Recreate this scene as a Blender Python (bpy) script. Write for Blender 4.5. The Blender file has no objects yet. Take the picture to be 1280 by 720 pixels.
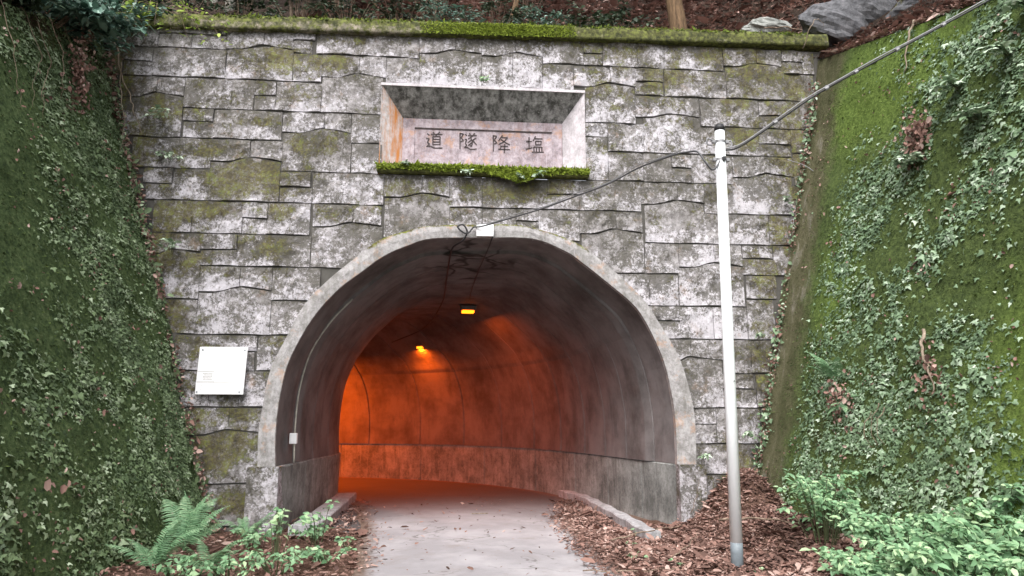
import bpy, math, random
import numpy as np
from mathutils import Vector, Matrix, Euler

scene = bpy.context.scene
random.seed(7)
rng = np.random.default_rng(11)

# ---------------------------------------------------------------- camera
CAM = (0.0, -10.326, 1.55)
PITCH, YAW = math.atan(0.19), 0.085
cam_data = bpy.data.cameras.new("camera")
cam_data.sensor_width = 36.0
cam_data.lens = 36.0 * 870.0 / 1280.0
cam_data.clip_start, cam_data.clip_end = 0.05, 800.0
cam = bpy.data.objects.new("camera", cam_data)
scene.collection.objects.link(cam)
cam.location = CAM
cam.rotation_euler = (math.pi / 2 + PITCH, 0, -YAW)
scene.camera = cam

# ---------------------------------------------------------------- sky, sun, exposure
SUN_EL, SUN_AZ = 52.0, -160.0        # azimuth measured from +Y (into the tunnel), clockwise
world = bpy.data.worlds.new("World")
scene.world = world
world.use_nodes = True
wn, wl = world.node_tree.nodes, world.node_tree.links
wn.clear()
sky = wn.new("ShaderNodeTexSky")
sky.sky_type = 'NISHITA'
sky.sun_disc = False
sky.sun_elevation = math.radians(SUN_EL)
sky.sun_rotation = math.radians(SUN_AZ)
sky.air_density, sky.dust_density, sky.ozone_density = 1.0, 4.0, 1.0
hs = wn.new("ShaderNodeHueSaturation")
hs.inputs['Saturation'].default_value = 0.30
bg = wn.new("ShaderNodeBackground")
bg.inputs['Strength'].default_value = 0.15
wo = wn.new("ShaderNodeOutputWorld")
wl.new(sky.outputs[0], hs.inputs['Color'])
wl.new(hs.outputs[0], bg.inputs[0])
wl.new(bg.outputs[0], wo.inputs[0])
sun_d = bpy.data.lights.new("sun", 'SUN')
sun_d.energy = 1.3
sun_d.angle = math.radians(45)
sun_d.color = (1.0, 0.97, 0.95)
sun = bpy.data.objects.new("sun", sun_d)
scene.collection.objects.link(sun)
_az, _el = math.radians(SUN_AZ), math.radians(SUN_EL)
_dir = Vector((math.sin(_az) * math.cos(_el), math.cos(_az) * math.cos(_el), math.sin(_el)))
sun.rotation_euler = _dir.to_track_quat('Z', 'Y').to_euler()
sun.location = _dir * 60
scene.view_settings.view_transform = 'Standard'
scene.view_settings.look = 'None'
scene.view_settings.exposure = 1.22
scene.view_settings.gamma = 1.0
scene.view_settings.use_curve_mapping = False

# ---------------------------------------------------------------- measured geometry (metres on the facade plane)
WAVE={'A': (7.237, -3.597, -3.012, -2.558), 'B': (7.302, -0.61, -0.023, 0.388), 'C': (7.302, 0.388, 0.945, 1.375), 'D': (7.302, 4.383, 4.96, 5.388), 'E': (6.827, -2.117, -1.536, -1.112), 'F': (6.837, 1.879, 2.47, 2.894), 'G': (6.38, -5.021, -4.552, -4.151), 'H': (6.345, 2.877, 3.485, 3.925), 'I': (5.881, -2.661, -2.034, -1.62), 'J': (5.381, -3.681, -3.105, -2.631), 'K': (5.372, 4.43, 5.056, 5.459), 'L': (4.885, -1.084, -0.501, -0.085), 'M': (4.885, 2.918, 3.512, 3.942), 'N': (4.395, -2.125, -1.533, -1.103), 'O': (4.385, 1.926, 2.506, 2.926), 'P': (3.932, -4.452, -4.148, -3.716), 'Q': (3.878, 3.479, 4.043, 4.481), 'R': (3.378, -3.683, -3.117, -2.66), 'S': (2.411, 3.251, 3.599, 4.099), 'T': (1.331, -3.713, -3.125, -2.697)}
STONES=[
(7.65,7.215,-5.39,-4.62),(7.65,7.454,-4.64,-3.62),(7.454,7.215,-4.62,-4.12),(7.454,7.215,-4.12,-3.60),(7.65,'A',-3.61,-3.03),(7.65,'A',-3.03,-2.58),
(7.65,7.433,-2.59,-2.24),(7.433,7.215,-2.58,-2.28),(7.65,7.215,-2.22,-1.62),(7.65,7.215,-1.62,-0.61),(7.65,'B',-0.61,-0.03),(7.65,'B',-0.03,0.39),
(7.65,'C',0.39,0.94),(7.65,'C',0.94,1.38),(7.65,7.215,1.38,2.05),(7.65,7.433,2.05,2.37),(7.433,7.215,2.05,2.36),(7.65,7.215,2.37,2.95),
(7.65,7.215,2.95,3.40),(7.65,7.215,3.40,4.39),(7.65,'D',4.39,4.97),(7.65,'D',4.97,5.40),(7.65,7.433,5.41,5.78),(7.433,7.215,5.39,5.77),
(7.65,7.215,5.77,5.97),(7.215,6.73,-5.34,-5.12),(7.215,6.973,-5.13,-4.69),(6.973,6.73,-5.10,-4.67),(7.215,6.73,-4.68,-3.58),('A',6.73,-3.58,-2.56),
(7.215,6.73,-2.56,-2.12),(7.215,'E',-2.13,-1.54),(7.215,'E',-1.54,-1.12),('E',6.23,-2.10,-1.16),(7.215,6.764,-1.12,-0.60),('B',6.764,-0.60,0.39),
('C',6.764,0.39,0.89),('C',6.764,0.89,1.37),(7.215,6.764,1.37,1.88),(7.215,'F',1.88,2.48),(7.215,'F',2.48,2.90),('F',6.23,2.06,2.88),
(7.215,6.973,2.90,3.37),(6.973,6.73,2.89,3.36),(7.215,6.73,3.38,4.42),('D',6.73,4.42,5.42),(7.215,6.73,5.42,5.93),(6.73,'G',-5.10,-4.57),
(6.73,'G',-4.57,-4.17),('G',5.745,-5.07,-4.16),(6.73,6.23,-4.16,-3.46),(6.73,6.23,-3.46,-3.12),(6.73,6.48,-3.13,-2.80),(6.48,6.23,-3.11,-2.79),
(6.73,6.23,-2.79,-2.10),(6.73,'H',2.88,3.49),(6.73,'H',3.49,3.94),('H',5.745,3.00,3.94),(6.73,6.23,3.96,4.94),(6.73,6.455,4.95,5.31),
(6.455,6.23,4.94,5.29),(6.73,6.23,5.30,5.85),(6.23,6.012,-4.15,-3.70),(6.012,5.745,-4.13,-3.68),(6.23,5.745,-3.69,-2.67),(6.23,'I',-2.67,-2.04),
(6.23,'I',-2.04,-1.63),(6.23,5.745,-1.62,-1.16),('I',5.26,-2.64,-1.61),(6.23,5.988,2.05,2.42),(5.988,5.26,2.04,2.41),(6.23,5.745,2.42,3.00),
(6.23,5.745,3.93,4.91),(6.23,5.963,4.92,5.46),(5.963,5.745,4.90,5.44),(6.23,5.818,5.46,5.80),(5.745,5.26,-4.84,-4.38),(5.745,5.26,-4.38,-3.69),
(5.745,'J',-3.70,-3.12),(5.745,'J',-3.12,-2.64),('J',4.76,-3.68,-2.65),(5.745,5.26,-1.60,-1.14),(5.745,5.26,2.41,2.98),(5.745,5.26,2.98,3.44),
(5.745,5.502,3.44,3.77),(5.502,5.26,3.43,3.76),(5.745,5.26,3.76,4.44),(5.745,'K',4.44,5.07),(5.745,'K',5.07,5.47),(5.818,5.26,5.47,5.72),
('K',4.76,4.41,5.41),(5.26,5.01,-4.63,-4.22),(5.01,4.76,-4.58,-4.20),(5.26,4.76,-4.21,-3.68),(5.26,5.01,-2.65,-2.19),(5.01,4.76,-2.64,-2.16),
(5.26,4.76,-2.16,-1.09),(5.26,'L',-1.09,-0.51),(5.26,'L',-0.51,-0.09),('L',4.26,-1.07,-0.08),(5.26,4.76,-0.09,0.42),(5.26,4.76,0.42,1.43),
(5.26,5.01,1.43,1.94),(5.01,4.76,1.43,1.94),(5.26,4.76,1.94,2.92),(5.26,'M',2.92,3.52),(5.26,'M',3.52,3.95),('M',4.26,2.97,3.93),
(5.26,4.76,3.95,4.41),(5.26,4.76,5.40,5.59),(4.76,4.26,-4.44,-3.89),(4.76,4.26,-3.89,-3.16),(4.76,4.51,-3.17,-2.80),(4.51,4.26,-3.15,-2.78),
(4.76,4.26,-2.79,-2.17),(4.76,'N',-2.13,-1.54),(4.76,'N',-1.54,-1.11),('N',3.77,-2.13,-1.09),(4.76,4.26,-0.08,0.42),(4.76,4.26,0.42,0.94),
(4.76,4.56,0.94,1.29),(4.56,4.26,0.94,1.29),(4.76,4.26,1.29,1.93),(4.76,'O',1.93,2.51),(4.76,'O',2.51,2.93),('O',3.77,1.96,2.94),
(4.76,4.26,3.92,4.98),(4.76,4.26,4.98,5.47),(4.26,'P',-4.47,-4.16),(4.26,'P',-4.16,-3.73),('P',3.268,-4.38,-3.70),(4.26,4.015,-3.73,-3.21),
(4.015,3.77,-3.71,-3.19),(4.26,3.77,-3.20,-2.14),(4.26,3.77,2.95,3.49),(4.26,'Q',3.49,4.05),(4.26,'Q',4.05,4.51),('Q',3.268,3.47,4.51),
(4.26,4.039,4.52,5.01),(4.039,3.77,4.51,5.02),(4.26,3.77,5.02,5.33),(3.77,'R',-3.70,-3.13),(3.77,'R',-3.13,-2.67),('R',2.758,-3.70,-2.66),
(3.77,3.268,-2.67,-1.97),(3.77,3.268,2.48,3.00),(3.77,3.268,3.00,3.46),(3.77,3.393,4.54,5.03),(3.393,2.758,4.53,4.97),(3.268,2.758,-4.17,-3.70),
(3.268,2.758,-2.66,-2.01),(3.268,3.039,2.78,3.47),(3.039,2.758,2.77,3.46),(3.268,2.758,3.46,3.99),(3.268,2.758,3.99,4.53),(2.758,2.24,-3.97,-3.48),
(2.758,2.515,-3.49,-2.82),(2.515,2.24,-3.47,-2.84),(2.758,2.24,-2.81,-2.17),(2.758,'S',3.07,3.61),(2.758,'S',3.61,4.11),('S',1.725,3.17,4.08),
(2.758,2.24,4.10,4.55),(2.758,2.24,4.55,4.90),(2.24,1.725,-3.83,-3.44),(2.24,1.725,-3.44,-3.02),(2.24,1.725,-3.02,-2.52),(2.24,2.008,4.08,4.57),
(2.008,1.725,4.07,4.59),(2.24,1.725,4.60,4.81),(1.725,'T',-3.73,-3.14),(1.725,'T',-3.14,-2.65),('T',0.675,-3.60,-2.66),(1.725,1.489,3.46,3.95),
(1.489,1.2,3.45,3.94),(1.725,1.2,3.95,4.63),(1.2,0.754,3.52,4.22),(1.2,0.675,4.22,4.53),(0.754,0.1,3.54,4.25),(0.675,0.1,4.25,4.43),
(0.675,0.1,-3.46,-2.62),(0.1,-0.35,-3.40,-2.55),(0.1,-0.35,3.51,4.40),
]
ARCH_IN=[(-2.45, 0.912), (-2.474, 1.386), (-2.451, 1.834), (-2.377, 2.291), (-2.239, 2.651), (-2.004, 3.078), (-1.692, 3.453), (-1.364, 3.726), (-1.053, 3.966), (-0.712, 4.134), (-0.341, 4.255), (0.413, 4.284), (1.201, 4.283), (1.703, 4.097), (1.955, 3.925), (2.39, 3.581), (2.664, 3.348), (2.844, 3.14), (3.047, 2.749), (3.198, 2.326), (3.296, 1.742), (3.313, 1.32), (3.307, 0.916)]
ARCH_OUT=[(-2.691, 0.914), (-2.708, 1.331), (-2.677, 1.71), (-2.6, 2.249), (-2.408, 2.72), (-2.167, 3.218), (-1.839, 3.596), (-1.489, 3.908), (-1.121, 4.212), (-0.718, 4.359), (-0.406, 4.442), (0.411, 4.487), (1.004, 4.489), (1.5, 4.373), (1.923, 4.203), (2.207, 3.993), (2.55, 3.709), (2.889, 3.364), (3.091, 3.056), (3.426, 2.436), (3.59, 1.742), (3.606, 1.319), (3.598, 0.914)]
MOSS_BLOBS=[(-2.83, 7.03, 0.77, 0.26), (-1.91, 7.14, 0.26, 0.18), (-1.8, 7.49, 0.45, 0.13), (-4.44, 6.16, 0.45, 0.23), (-3.19, 6.05, 0.36, 0.15), (-2.43, 6.53, 0.28, 0.15), (-2.09, 5.73, 0.45, 0.2), (-3.12, 5.15, 0.9, 0.36), (-3.74, 5.54, 0.36, 0.15), (-3.78, 4.6, 0.45, 0.18), (-2.68, 4.62, 0.38, 0.13), (-2.82, 4.09, 0.45, 0.2), (-1.91, 4.61, 0.23, 0.13), (-2.53, 5.01, 0.26, 0.18), (-3.94, 3.8, 0.38, 0.26), (-4.04, 2.97, 0.32, 0.38), (-3.56, 2.51, 0.26, 0.15), (-2.56, 2.64, 0.23, 0.13), (-3.42, 1.5, 0.51, 0.23), (-2.91, 0.41, 0.51, 0.26), (-3.06, 1.06, 0.38, 0.26), (-3.47, 0.73, 0.32, 0.77), (-5.13, 6.66, 0.23, 0.64), (-4.77, 5.38, 0.28, 0.77), (-4.31, 4.15, 0.28, 0.77), (2.73, 7.5, 0.38, 0.18), (4.22, 7.5, 0.38, 0.26), (4.89, 7.24, 0.51, 0.28), (5.5, 7.12, 0.32, 0.51), (5.5, 6.27, 0.28, 0.51), (5.56, 5.31, 0.28, 0.77), (5.22, 4.37, 0.26, 0.51), (4.98, 3.71, 0.32, 0.51), (4.74, 6.11, 0.26, 0.26), (4.87, 4.1, 0.32, 0.32), (4.73, 2.09, 0.19, 0.32), (4.28, 5.14, 0.19, 0.13), (3.38, 7.03, 0.38, 0.19), (-0.84, 4.99, 0.38, 0.13), (-0.11, 5.08, 0.77, 0.1), (1.64, 5.13, 0.38, 0.13), (0.69, 4.97, 0.64, 0.13), (2.44, 6.85, 0.26, 0.15), (-2.42, 0.46, 0.38, 0.51), (3.6, 0.69, 0.26, 0.32), (4.34, 0.8, 0.26, 0.23)]
MAIN_CABLE_L=[(3.077, -2.98, 4.604), (2.99, -2.98, 4.417), (2.914, -3.0, 4.359), (2.835, -3.02, 4.435), (2.774, -2.95, 4.586), (2.715, -2.8, 4.644), (2.603, -2.7, 4.65), (2.303, -2.2, 4.668), (1.983, -1.8, 4.577), (1.631, -1.4, 4.535), (1.246, -1.0, 4.48), (0.829, -0.6, 4.448), (0.449, -0.25, 4.417), (0.285, -0.12, 4.425)]
MAIN_CABLE_R=[(3.089, -2.95, 4.616), (3.302, -3.02, 4.673), (4.017, -3.25, 5.155), (4.498, -3.4, 5.422), (5.124, -3.65, 5.732), (5.824, -3.9, 6.089), (6.501, -4.15, 6.469)]
CEIL_CABLE=[(0.285, -0.12, 4.425), (0.178, -0.13, 4.319), (0.044, -0.14, 4.414), (0.127, -0.14, 4.453), (0.189, -0.12, 4.347), (0.12, -0.04, 4.229), (-0.025, 0.3, 4.199), (-0.075, 0.85, 4.132), (-0.135, 2.1, 4.048), (-0.244, 3.9, 3.904), (-0.68, 6.0, 3.675), (-1.532, 7.4, 3.482)]


# ---------------------------------------------------------------- helpers
def vnoise(x, y, seed=0, oct=3):
    """smooth value noise on two coordinates, about 0..1"""
    x = np.asarray(x, float); y = np.asarray(y, float)
    tot = 0; amp = 1.0; s = 0
    for o in range(oct):
        xi = np.floor(x).astype(np.int64); yi = np.floor(y).astype(np.int64)
        fx = x - xi; fy = y - yi
        fx = fx * fx * (3 - 2 * fx); fy = fy * fy * (3 - 2 * fy)
        def h(a, b):
            n = (a * 374761393 + b * 668265263 + (seed + o) * 1442695041) & 0x7fffffff
            n = ((n ^ (n >> 13)) * 1274126177) & 0x7fffffff
            return ((n ^ (n >> 16)) & 0xffff) / 65535.0
        v = (h(xi, yi) * (1 - fx) + h(xi + 1, yi) * fx) * (1 - fy) + (h(xi, yi + 1) * (1 - fx) + h(xi + 1, yi + 1) * fx) * fy
        tot = tot + v * amp; s += amp; amp *= 0.5
        x = x * 2.03 + 17.1; y = y * 2.03 + 5.7
    return tot / s

def link(o, parent=None):
    scene.collection.objects.link(o)
    if parent is not None:
        o.parent = parent
        o.matrix_parent_inverse = Matrix.Translation(parent.location).inverted()
    return o

def tag(o, label=None, cat=None, group=None, kind=None):
    if label: o['label'] = label
    if cat: o['category'] = cat
    if group: o['group'] = group
    if kind: o['kind'] = kind
    return o

def empty(name, loc, label, cat, group=None):
    e = bpy.data.objects.new(name, None)
    e.empty_display_size = 0.2
    scene.collection.objects.link(e)
    e.location = loc
    return tag(e, label, cat, group)

def mk(name, v, f, m, parent=None, smooth=False, mask=None):
    me = bpy.data.meshes.new(name)
    if isinstance(v, np.ndarray) and isinstance(f, np.ndarray):
        n, k = f.shape
        me.vertices.add(len(v)); me.vertices.foreach_set('co', v.astype(np.float32).ravel())
        me.loops.add(n * k); me.loops.foreach_set('vertex_index', f.astype(np.int32).ravel())
        me.polygons.add(n)
        me.polygons.foreach_set('loop_start', (np.arange(n) * k).astype(np.int32))
        me.polygons.foreach_set('loop_total', np.full(n, k, np.int32))
        me.update(calc_edges=True)
    else:
        me.from_pydata([tuple(map(float, p)) for p in v], [], [tuple(int(i) for i in q) for q in f])
        me.update()
    if smooth:
        me.polygons.foreach_set('use_smooth', np.ones(len(me.polygons), bool))
    if mask is not None:
        a = me.color_attributes.new('mask', 'FLOAT_COLOR', 'POINT')
        mk_ = np.ones((len(me.vertices), 4), np.float32); mk_[:, :mask.shape[1]] = mask
        a.data.foreach_set('color', mk_.ravel())
    me.materials.append(m)
    return link(bpy.data.objects.new(name, me), parent)

class MB:
    """collects shapes for ONE mesh object"""
    def __init__(s): s.v = []; s.f = []
    def add(s, v, f):
        o = len(s.v); s.v += [tuple(p) for p in v]; s.f += [tuple(i + o for i in q) for q in f]; return s
    def box(s, lo, hi, ch=0.0):
        x0, y0, z0 = lo; x1, y1, z1 = hi
        if ch <= 0:
            v = [(x, y, z) for x in (x0, x1) for y in (y0, y1) for z in (z0, z1)]
            return s.add(v, [(0, 1, 3, 2), (4, 6, 7, 5), (0, 4, 5, 1), (2, 3, 7, 6), (0, 2, 6, 4), (1, 5, 7, 3)])
        v = []; ix = {}
        for i, x in enumerate((x0, x1)):
            for j, y in enumerate((y0, y1)):
                for k, z in enumerate((z0, z1)):
                    sx, sy, sz = (ch, -ch)[i], (ch, -ch)[j], (ch, -ch)[k]
                    for a, p in enumerate(((x, y + sy, z + sz), (x + sx, y, z + sz), (x + sx, y + sy, z))):
                        ix[i, j, k, a] = len(v); v.append(p)
        f = []
        for i in (0, 1):
            q = [ix[i, 0, 0, 0], ix[i, 1, 0, 0], ix[i, 1, 1, 0], ix[i, 0, 1, 0]]; f.append(q if i else q[::-1])
            q = [ix[0, i, 0, 1], ix[1, i, 0, 1], ix[1, i, 1, 1], ix[0, i, 1, 1]]; f.append(q[::-1] if i else q)
            q = [ix[0, 0, i, 2], ix[1, 0, i, 2], ix[1, 1, i, 2], ix[0, 1, i, 2]]; f.append(q if i else q[::-1])
        for a in (0, 1):
            for b in (0, 1):
                f.append([ix[0, a, b, 1], ix[1, a, b, 1], ix[1, a, b, 2], ix[0, a, b, 2]])
                f.append([ix[a, 0, b, 0], ix[a, 1, b, 0], ix[a, 1, b, 2], ix[a, 0, b, 2]])
                f.append([ix[a, b, 0, 0], ix[a, b, 1, 0], ix[a, b, 1, 1], ix[a, b, 0, 1]])
        for i in (0, 1):
            for j in (0, 1):
                for k in (0, 1): f.append([ix[i, j, k, 0], ix[i, j, k, 1], ix[i, j, k, 2]])
        return s.add(v, f)
    def tube(s, pts, r, n=8, cap=True):
        pts = [Vector(p) for p in pts]
        rs = r if isinstance(r, (list, tuple)) else [r] * len(pts)
        rings = []; up = Vector((0, 0, 1))
        t0 = (pts[1] - pts[0]).normalized()
        a = t0.orthogonal().normalized()
        for i, p in enumerate(pts):
            t = (pts[min(i + 1, len(pts) - 1)] - pts[max(i - 1, 0)])
            t = t.normalized() if t.length > 1e-9 else t0
            a = (a - t * a.dot(t)); a = a.normalized() if a.length > 1e-6 else t.orthogonal().normalized()
            b = t.cross(a)
            rings.append([p + (a * math.cos(2 * math.pi * k / n) + b * math.sin(2 * math.pi * k / n)) * rs[i] for k in range(n)])
        v = [q for rg in rings for q in rg]; f = []
        for i in range(len(pts) - 1):
            for k in range(n):
                f.append((i * n + k, i * n + (k + 1) % n, (i + 1) * n + (k + 1) % n, (i + 1) * n + k))
        if cap:
            f.append(tuple(range(n))[::-1]); f.append(tuple((len(pts) - 1) * n + k for k in range(n)))
        return s.add(v, f)
    def build(s, name, m, parent=None, smooth=False):
        return mk(name, s.v, s.f, m, parent, smooth)

def spline(pts, n=6):
    """Catmull-Rom through points"""
    P = [Vector(p) for p in pts]; P = [P[0] * 2 - P[1]] + P + [P[-1] * 2 - P[-2]]
    out = []
    for i in range(1, len(P) - 2):
        for k in range(n):
            t = k / n
            out.append(0.5 * ((2 * P[i]) + (P[i + 1] - P[i - 1]) * t + (2 * P[i - 1] - 5 * P[i] + 4 * P[i + 1] - P[i + 2]) * t * t + (3 * P[i] - P[i - 1] - 3 * P[i + 1] + P[i + 2]) * t ** 3))
    out.append(P[-2]); return out

def grid(name, fn, nu, nv, m, parent=None, smooth=True, mask=None, flip=False):
    U, V = np.meshgrid(np.linspace(0, 1, nu), np.linspace(0, 1, nv), indexing='ij')
    X, Y, Z = fn(U.ravel(), V.ravel())
    v = np.stack([X, Y, Z], 1)
    i = np.arange(nu * nv).reshape(nu, nv)
    f = np.stack([i[:-1, :-1], i[1:, :-1], i[1:, 1:], i[:-1, 1:]], -1).reshape(-1, 4)
    if flip: f = f[:, ::-1]
    return mk(name, v, f, m, parent, smooth, mask)

# ---------------------------------------------------------------- node materials
class NT:
    def __init__(s, name, rough=0.9, spec=0.3):
        s.m = bpy.data.materials.new(name); s.m.use_nodes = True
        s.t = s.m.node_tree; s.n = s.t.nodes; s.l = s.t.links
        s.n.clear()
        s.out = s.n.new('ShaderNodeOutputMaterial'); s.b = s.n.new('ShaderNodeBsdfPrincipled')
        s.l.new(s.b.outputs[0], s.out.inputs[0])
        s.b.inputs['Roughness'].default_value = rough
        s.b.inputs['Specular IOR Level'].default_value = spec
        s.tc = s.n.new('ShaderNodeTexCoord')
        s.pos = s.tc.outputs['Object']
    def put(s, inp, v):
        if isinstance(v, bpy.types.NodeSocket): s.l.new(v, inp)
        elif isinstance(v, (tuple, list)) and len(v) == 3 and inp.type == 'RGBA': inp.default_value = (*v, 1)
        else: inp.default_value = v
    def scale(s, sx, sy, sz, src=None):
        n = s.n.new('ShaderNodeMapping'); s.l.new(src or s.pos, n.inputs[0]); n.inputs['Scale'].default_value = (sx, sy, sz); return n.outputs[0]
    def noise(s, sc, det=6, rough=0.6, vec=None, dist=0.0, off=0.0):
        n = s.n.new('ShaderNodeTexNoise'); v = vec or s.pos
        if off:
            mp = s.n.new('ShaderNodeMapping'); s.l.new(v, mp.inputs[0]); mp.inputs['Location'].default_value = (off, off * 1.7, -off); v = mp.outputs[0]
        s.l.new(v, n.inputs['Vector'])
        n.inputs['Scale'].default_value = sc; n.inputs['Detail'].default_value = det
        n.inputs['Roughness'].default_value = rough; n.inputs['Distortion'].default_value = dist
        return n.outputs['Fac']
    def vor(s, sc, vec=None, feat='F1', out='Distance'):
        n = s.n.new('ShaderNodeTexVoronoi'); s.l.new(vec or s.pos, n.inputs['Vector']); n.feature = feat
        n.inputs['Scale'].default_value = sc; return n.outputs[out]
    def ramp(s, v, *stops):
        n = s.n.new('ShaderNodeValToRGB'); s.put(n.inputs[0], v); e = n.color_ramp.elements
        while len(e) < len(stops): e.new(0.5)
        for el, (p, c) in zip(e, stops):
            el.position = p; el.color = (c, c, c, 1) if isinstance(c, (int, float)) else (*c, 1)
        return n.outputs[0]
    def mix(s, fac, a, b, mode='MIX'):
        n = s.n.new('ShaderNodeMix'); n.data_type = 'RGBA'; n.blend_type = mode
        s.put(n.inputs['Factor'], fac); s.put(n.inputs['A'] if False else n.inputs[6], a); s.put(n.inputs[7], b)
        return n.outputs[2]
    def math(s, op, a, b=0.0, clamp=False):
        n = s.n.new('ShaderNodeMath'); n.operation = op; n.use_clamp = clamp
        s.put(n.inputs[0], a); s.put(n.inputs[1], b); return n.outputs[0]
    def attr(s, name='mask'):
        n = s.n.new('ShaderNodeAttribute'); n.attribute_name = name
        q = s.n.new('ShaderNodeSeparateColor'); s.l.new(n.outputs['Color'], q.inputs[0])
        return q.outputs
    def xyz(s, src=None):
        q = s.n.new('ShaderNodeSeparateXYZ'); s.l.new(src or s.pos, q.inputs[0]); return q.outputs
    def bump(s, h, strength=0.5, dist=0.02, prev=None):
        n = s.n.new('ShaderNodeBump'); s.put(n.inputs['Height'], h)
        n.inputs['Strength'].default_value = strength; n.inputs['Distance'].default_value = dist
        if prev is not None: s.l.new(prev, n.inputs['Normal'])
        s.l.new(n.outputs[0], s.b.inputs['Normal']); return n.outputs[0]
    def done(s, col, rough=None):
        s.put(s.b.inputs['Base Color'], col)
        if rough is not None: s.put(s.b.inputs['Roughness'], rough)
        return s.m

MOSS_GREEN = (0.105, 0.15, 0.018); MOSS_OLIVE = (0.13, 0.125, 0.025); MOSS_DARK = (0.03, 0.045, 0.012)

def moss_colour(t, sc=9.0):
    c = t.ramp(t.noise(sc, 5, 0.7, off=3.1), (0.3, MOSS_DARK), (0.5, MOSS_OLIVE), (0.68, MOSS_GREEN))
    return c

def mat_stone():
    t = NT('weathered stone', 0.92, 0.2)
    a = t.attr()                                             # r moss, g height within the stone, b tone
    base = t.mix(t.ramp(t.noise(6, 12, 0.8), (0.4, 0.0), (0.6, 1.0)), (0.15, 0.14, 0.135), (0.40, 0.38, 0.385))
    big = t.math('SUBTRACT', t.noise(1.1, 5, 0.6, off=7.7), 0.5)
    th = t.math('ADD', t.noise(11, 14, 0.82, off=1.3), t.math('MULTIPLY', big, 0.55))
    th = t.math('ADD', th, t.math('MULTIPLY', t.math('SUBTRACT', 0.42, a[1]), 0.10))
    th = t.math('ADD', th, t.math('MULTIPLY', t.math('SUBTRACT', a[2], 0.5), 0.07))
    white = t.ramp(th, (0.480, 0.0), (0.528, 1.0))
    col = t.mix(white, base, t.mix(t.noise(20, 6), (0.42, 0.405, 0.43), (0.70, 0.67, 0.72)))
    sp = t.math('ADD', t.noise(26, 12, 0.85, off=9.0), t.math('MULTIPLY', t.math('SUBTRACT', t.noise(2.4, 7, 0.7, off=31.0), 0.5), 0.75))
    sp = t.math('ADD', sp, t.math('MULTIPLY', t.math('SUBTRACT', a[1], 0.55), 0.06))
    speck = t.ramp(sp, (0.488, 0.0), (0.522, 1.0))
    col = t.mix(t.math('MULTIPLY', speck, 0.86), col, t.mix(t.noise(5, 4), (0.05, 0.047, 0.04), (0.15, 0.14, 0.12)))
    drip = t.ramp(t.noise(1.0, 9, 0.75, vec=t.scale(7, 7, 1.0), off=4.0), (0.52, 0.0), (0.66, 1.0))
    col = t.mix(t.math('MULTIPLY', drip, 0.45), col, (0.13, 0.12, 0.10))
    rust = t.ramp(t.noise(2.3, 8, 0.75, off=21), (0.58, 0.0), (0.70, 1.0))
    col = t.mix(t.math('MULTIPLY', rust, 0.5), col, (0.34, 0.22, 0.14))
    mz = t.math('ADD', t.math('MULTIPLY', a[0], 0.9), t.math('MULTIPLY', t.math('SUBTRACT', t.noise(2.6, 15, 0.86, off=5.5), 0.5), 5.0))
    mz = t.math('ADD', mz, t.math('MULTIPLY', t.math('SUBTRACT', a[1], 0.55), 0.10))
    mossf = t.math('MULTIPLY', t.ramp(mz, (0.36, 0.0), (0.66, 0.95)), t.ramp(t.noise(30, 10, 0.8, off=8.8), (0.40, 0.25), (0.52, 1.0)))
    mc = t.ramp(t.noise(9, 12, 0.8, off=2.0), (0.36, (0.04, 0.036, 0.022)), (0.45, (0.11, 0.092, 0.05)), (0.53, (0.175, 0.165, 0.058)), (0.62, (0.20, 0.24, 0.055)))
    col = t.mix(mossf, col, mc)
    h = t.math('ADD', t.math('MULTIPLY', t.noise(7, 12, 0.75), 0.9), t.math('MULTIPLY', t.noise(60, 5, 0.7), 0.25))
    h = t.math('ADD', h, t.math('MULTIPLY', mossf, 0.25))
    t.bump(h, 1.0, 0.035)
    return t.done(col)

def mat_backing():
    t = NT('stone joint', 0.95, 0.1)
    col = t.mix(t.noise(6, 6, 0.7), (0.045, 0.042, 0.036), (0.13, 0.125, 0.115))  # joint colour darkened to stand in for shade in shallow grooves
    t.bump(t.noise(30, 6), 0.5, 0.01)
    return t.done(col)

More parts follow.
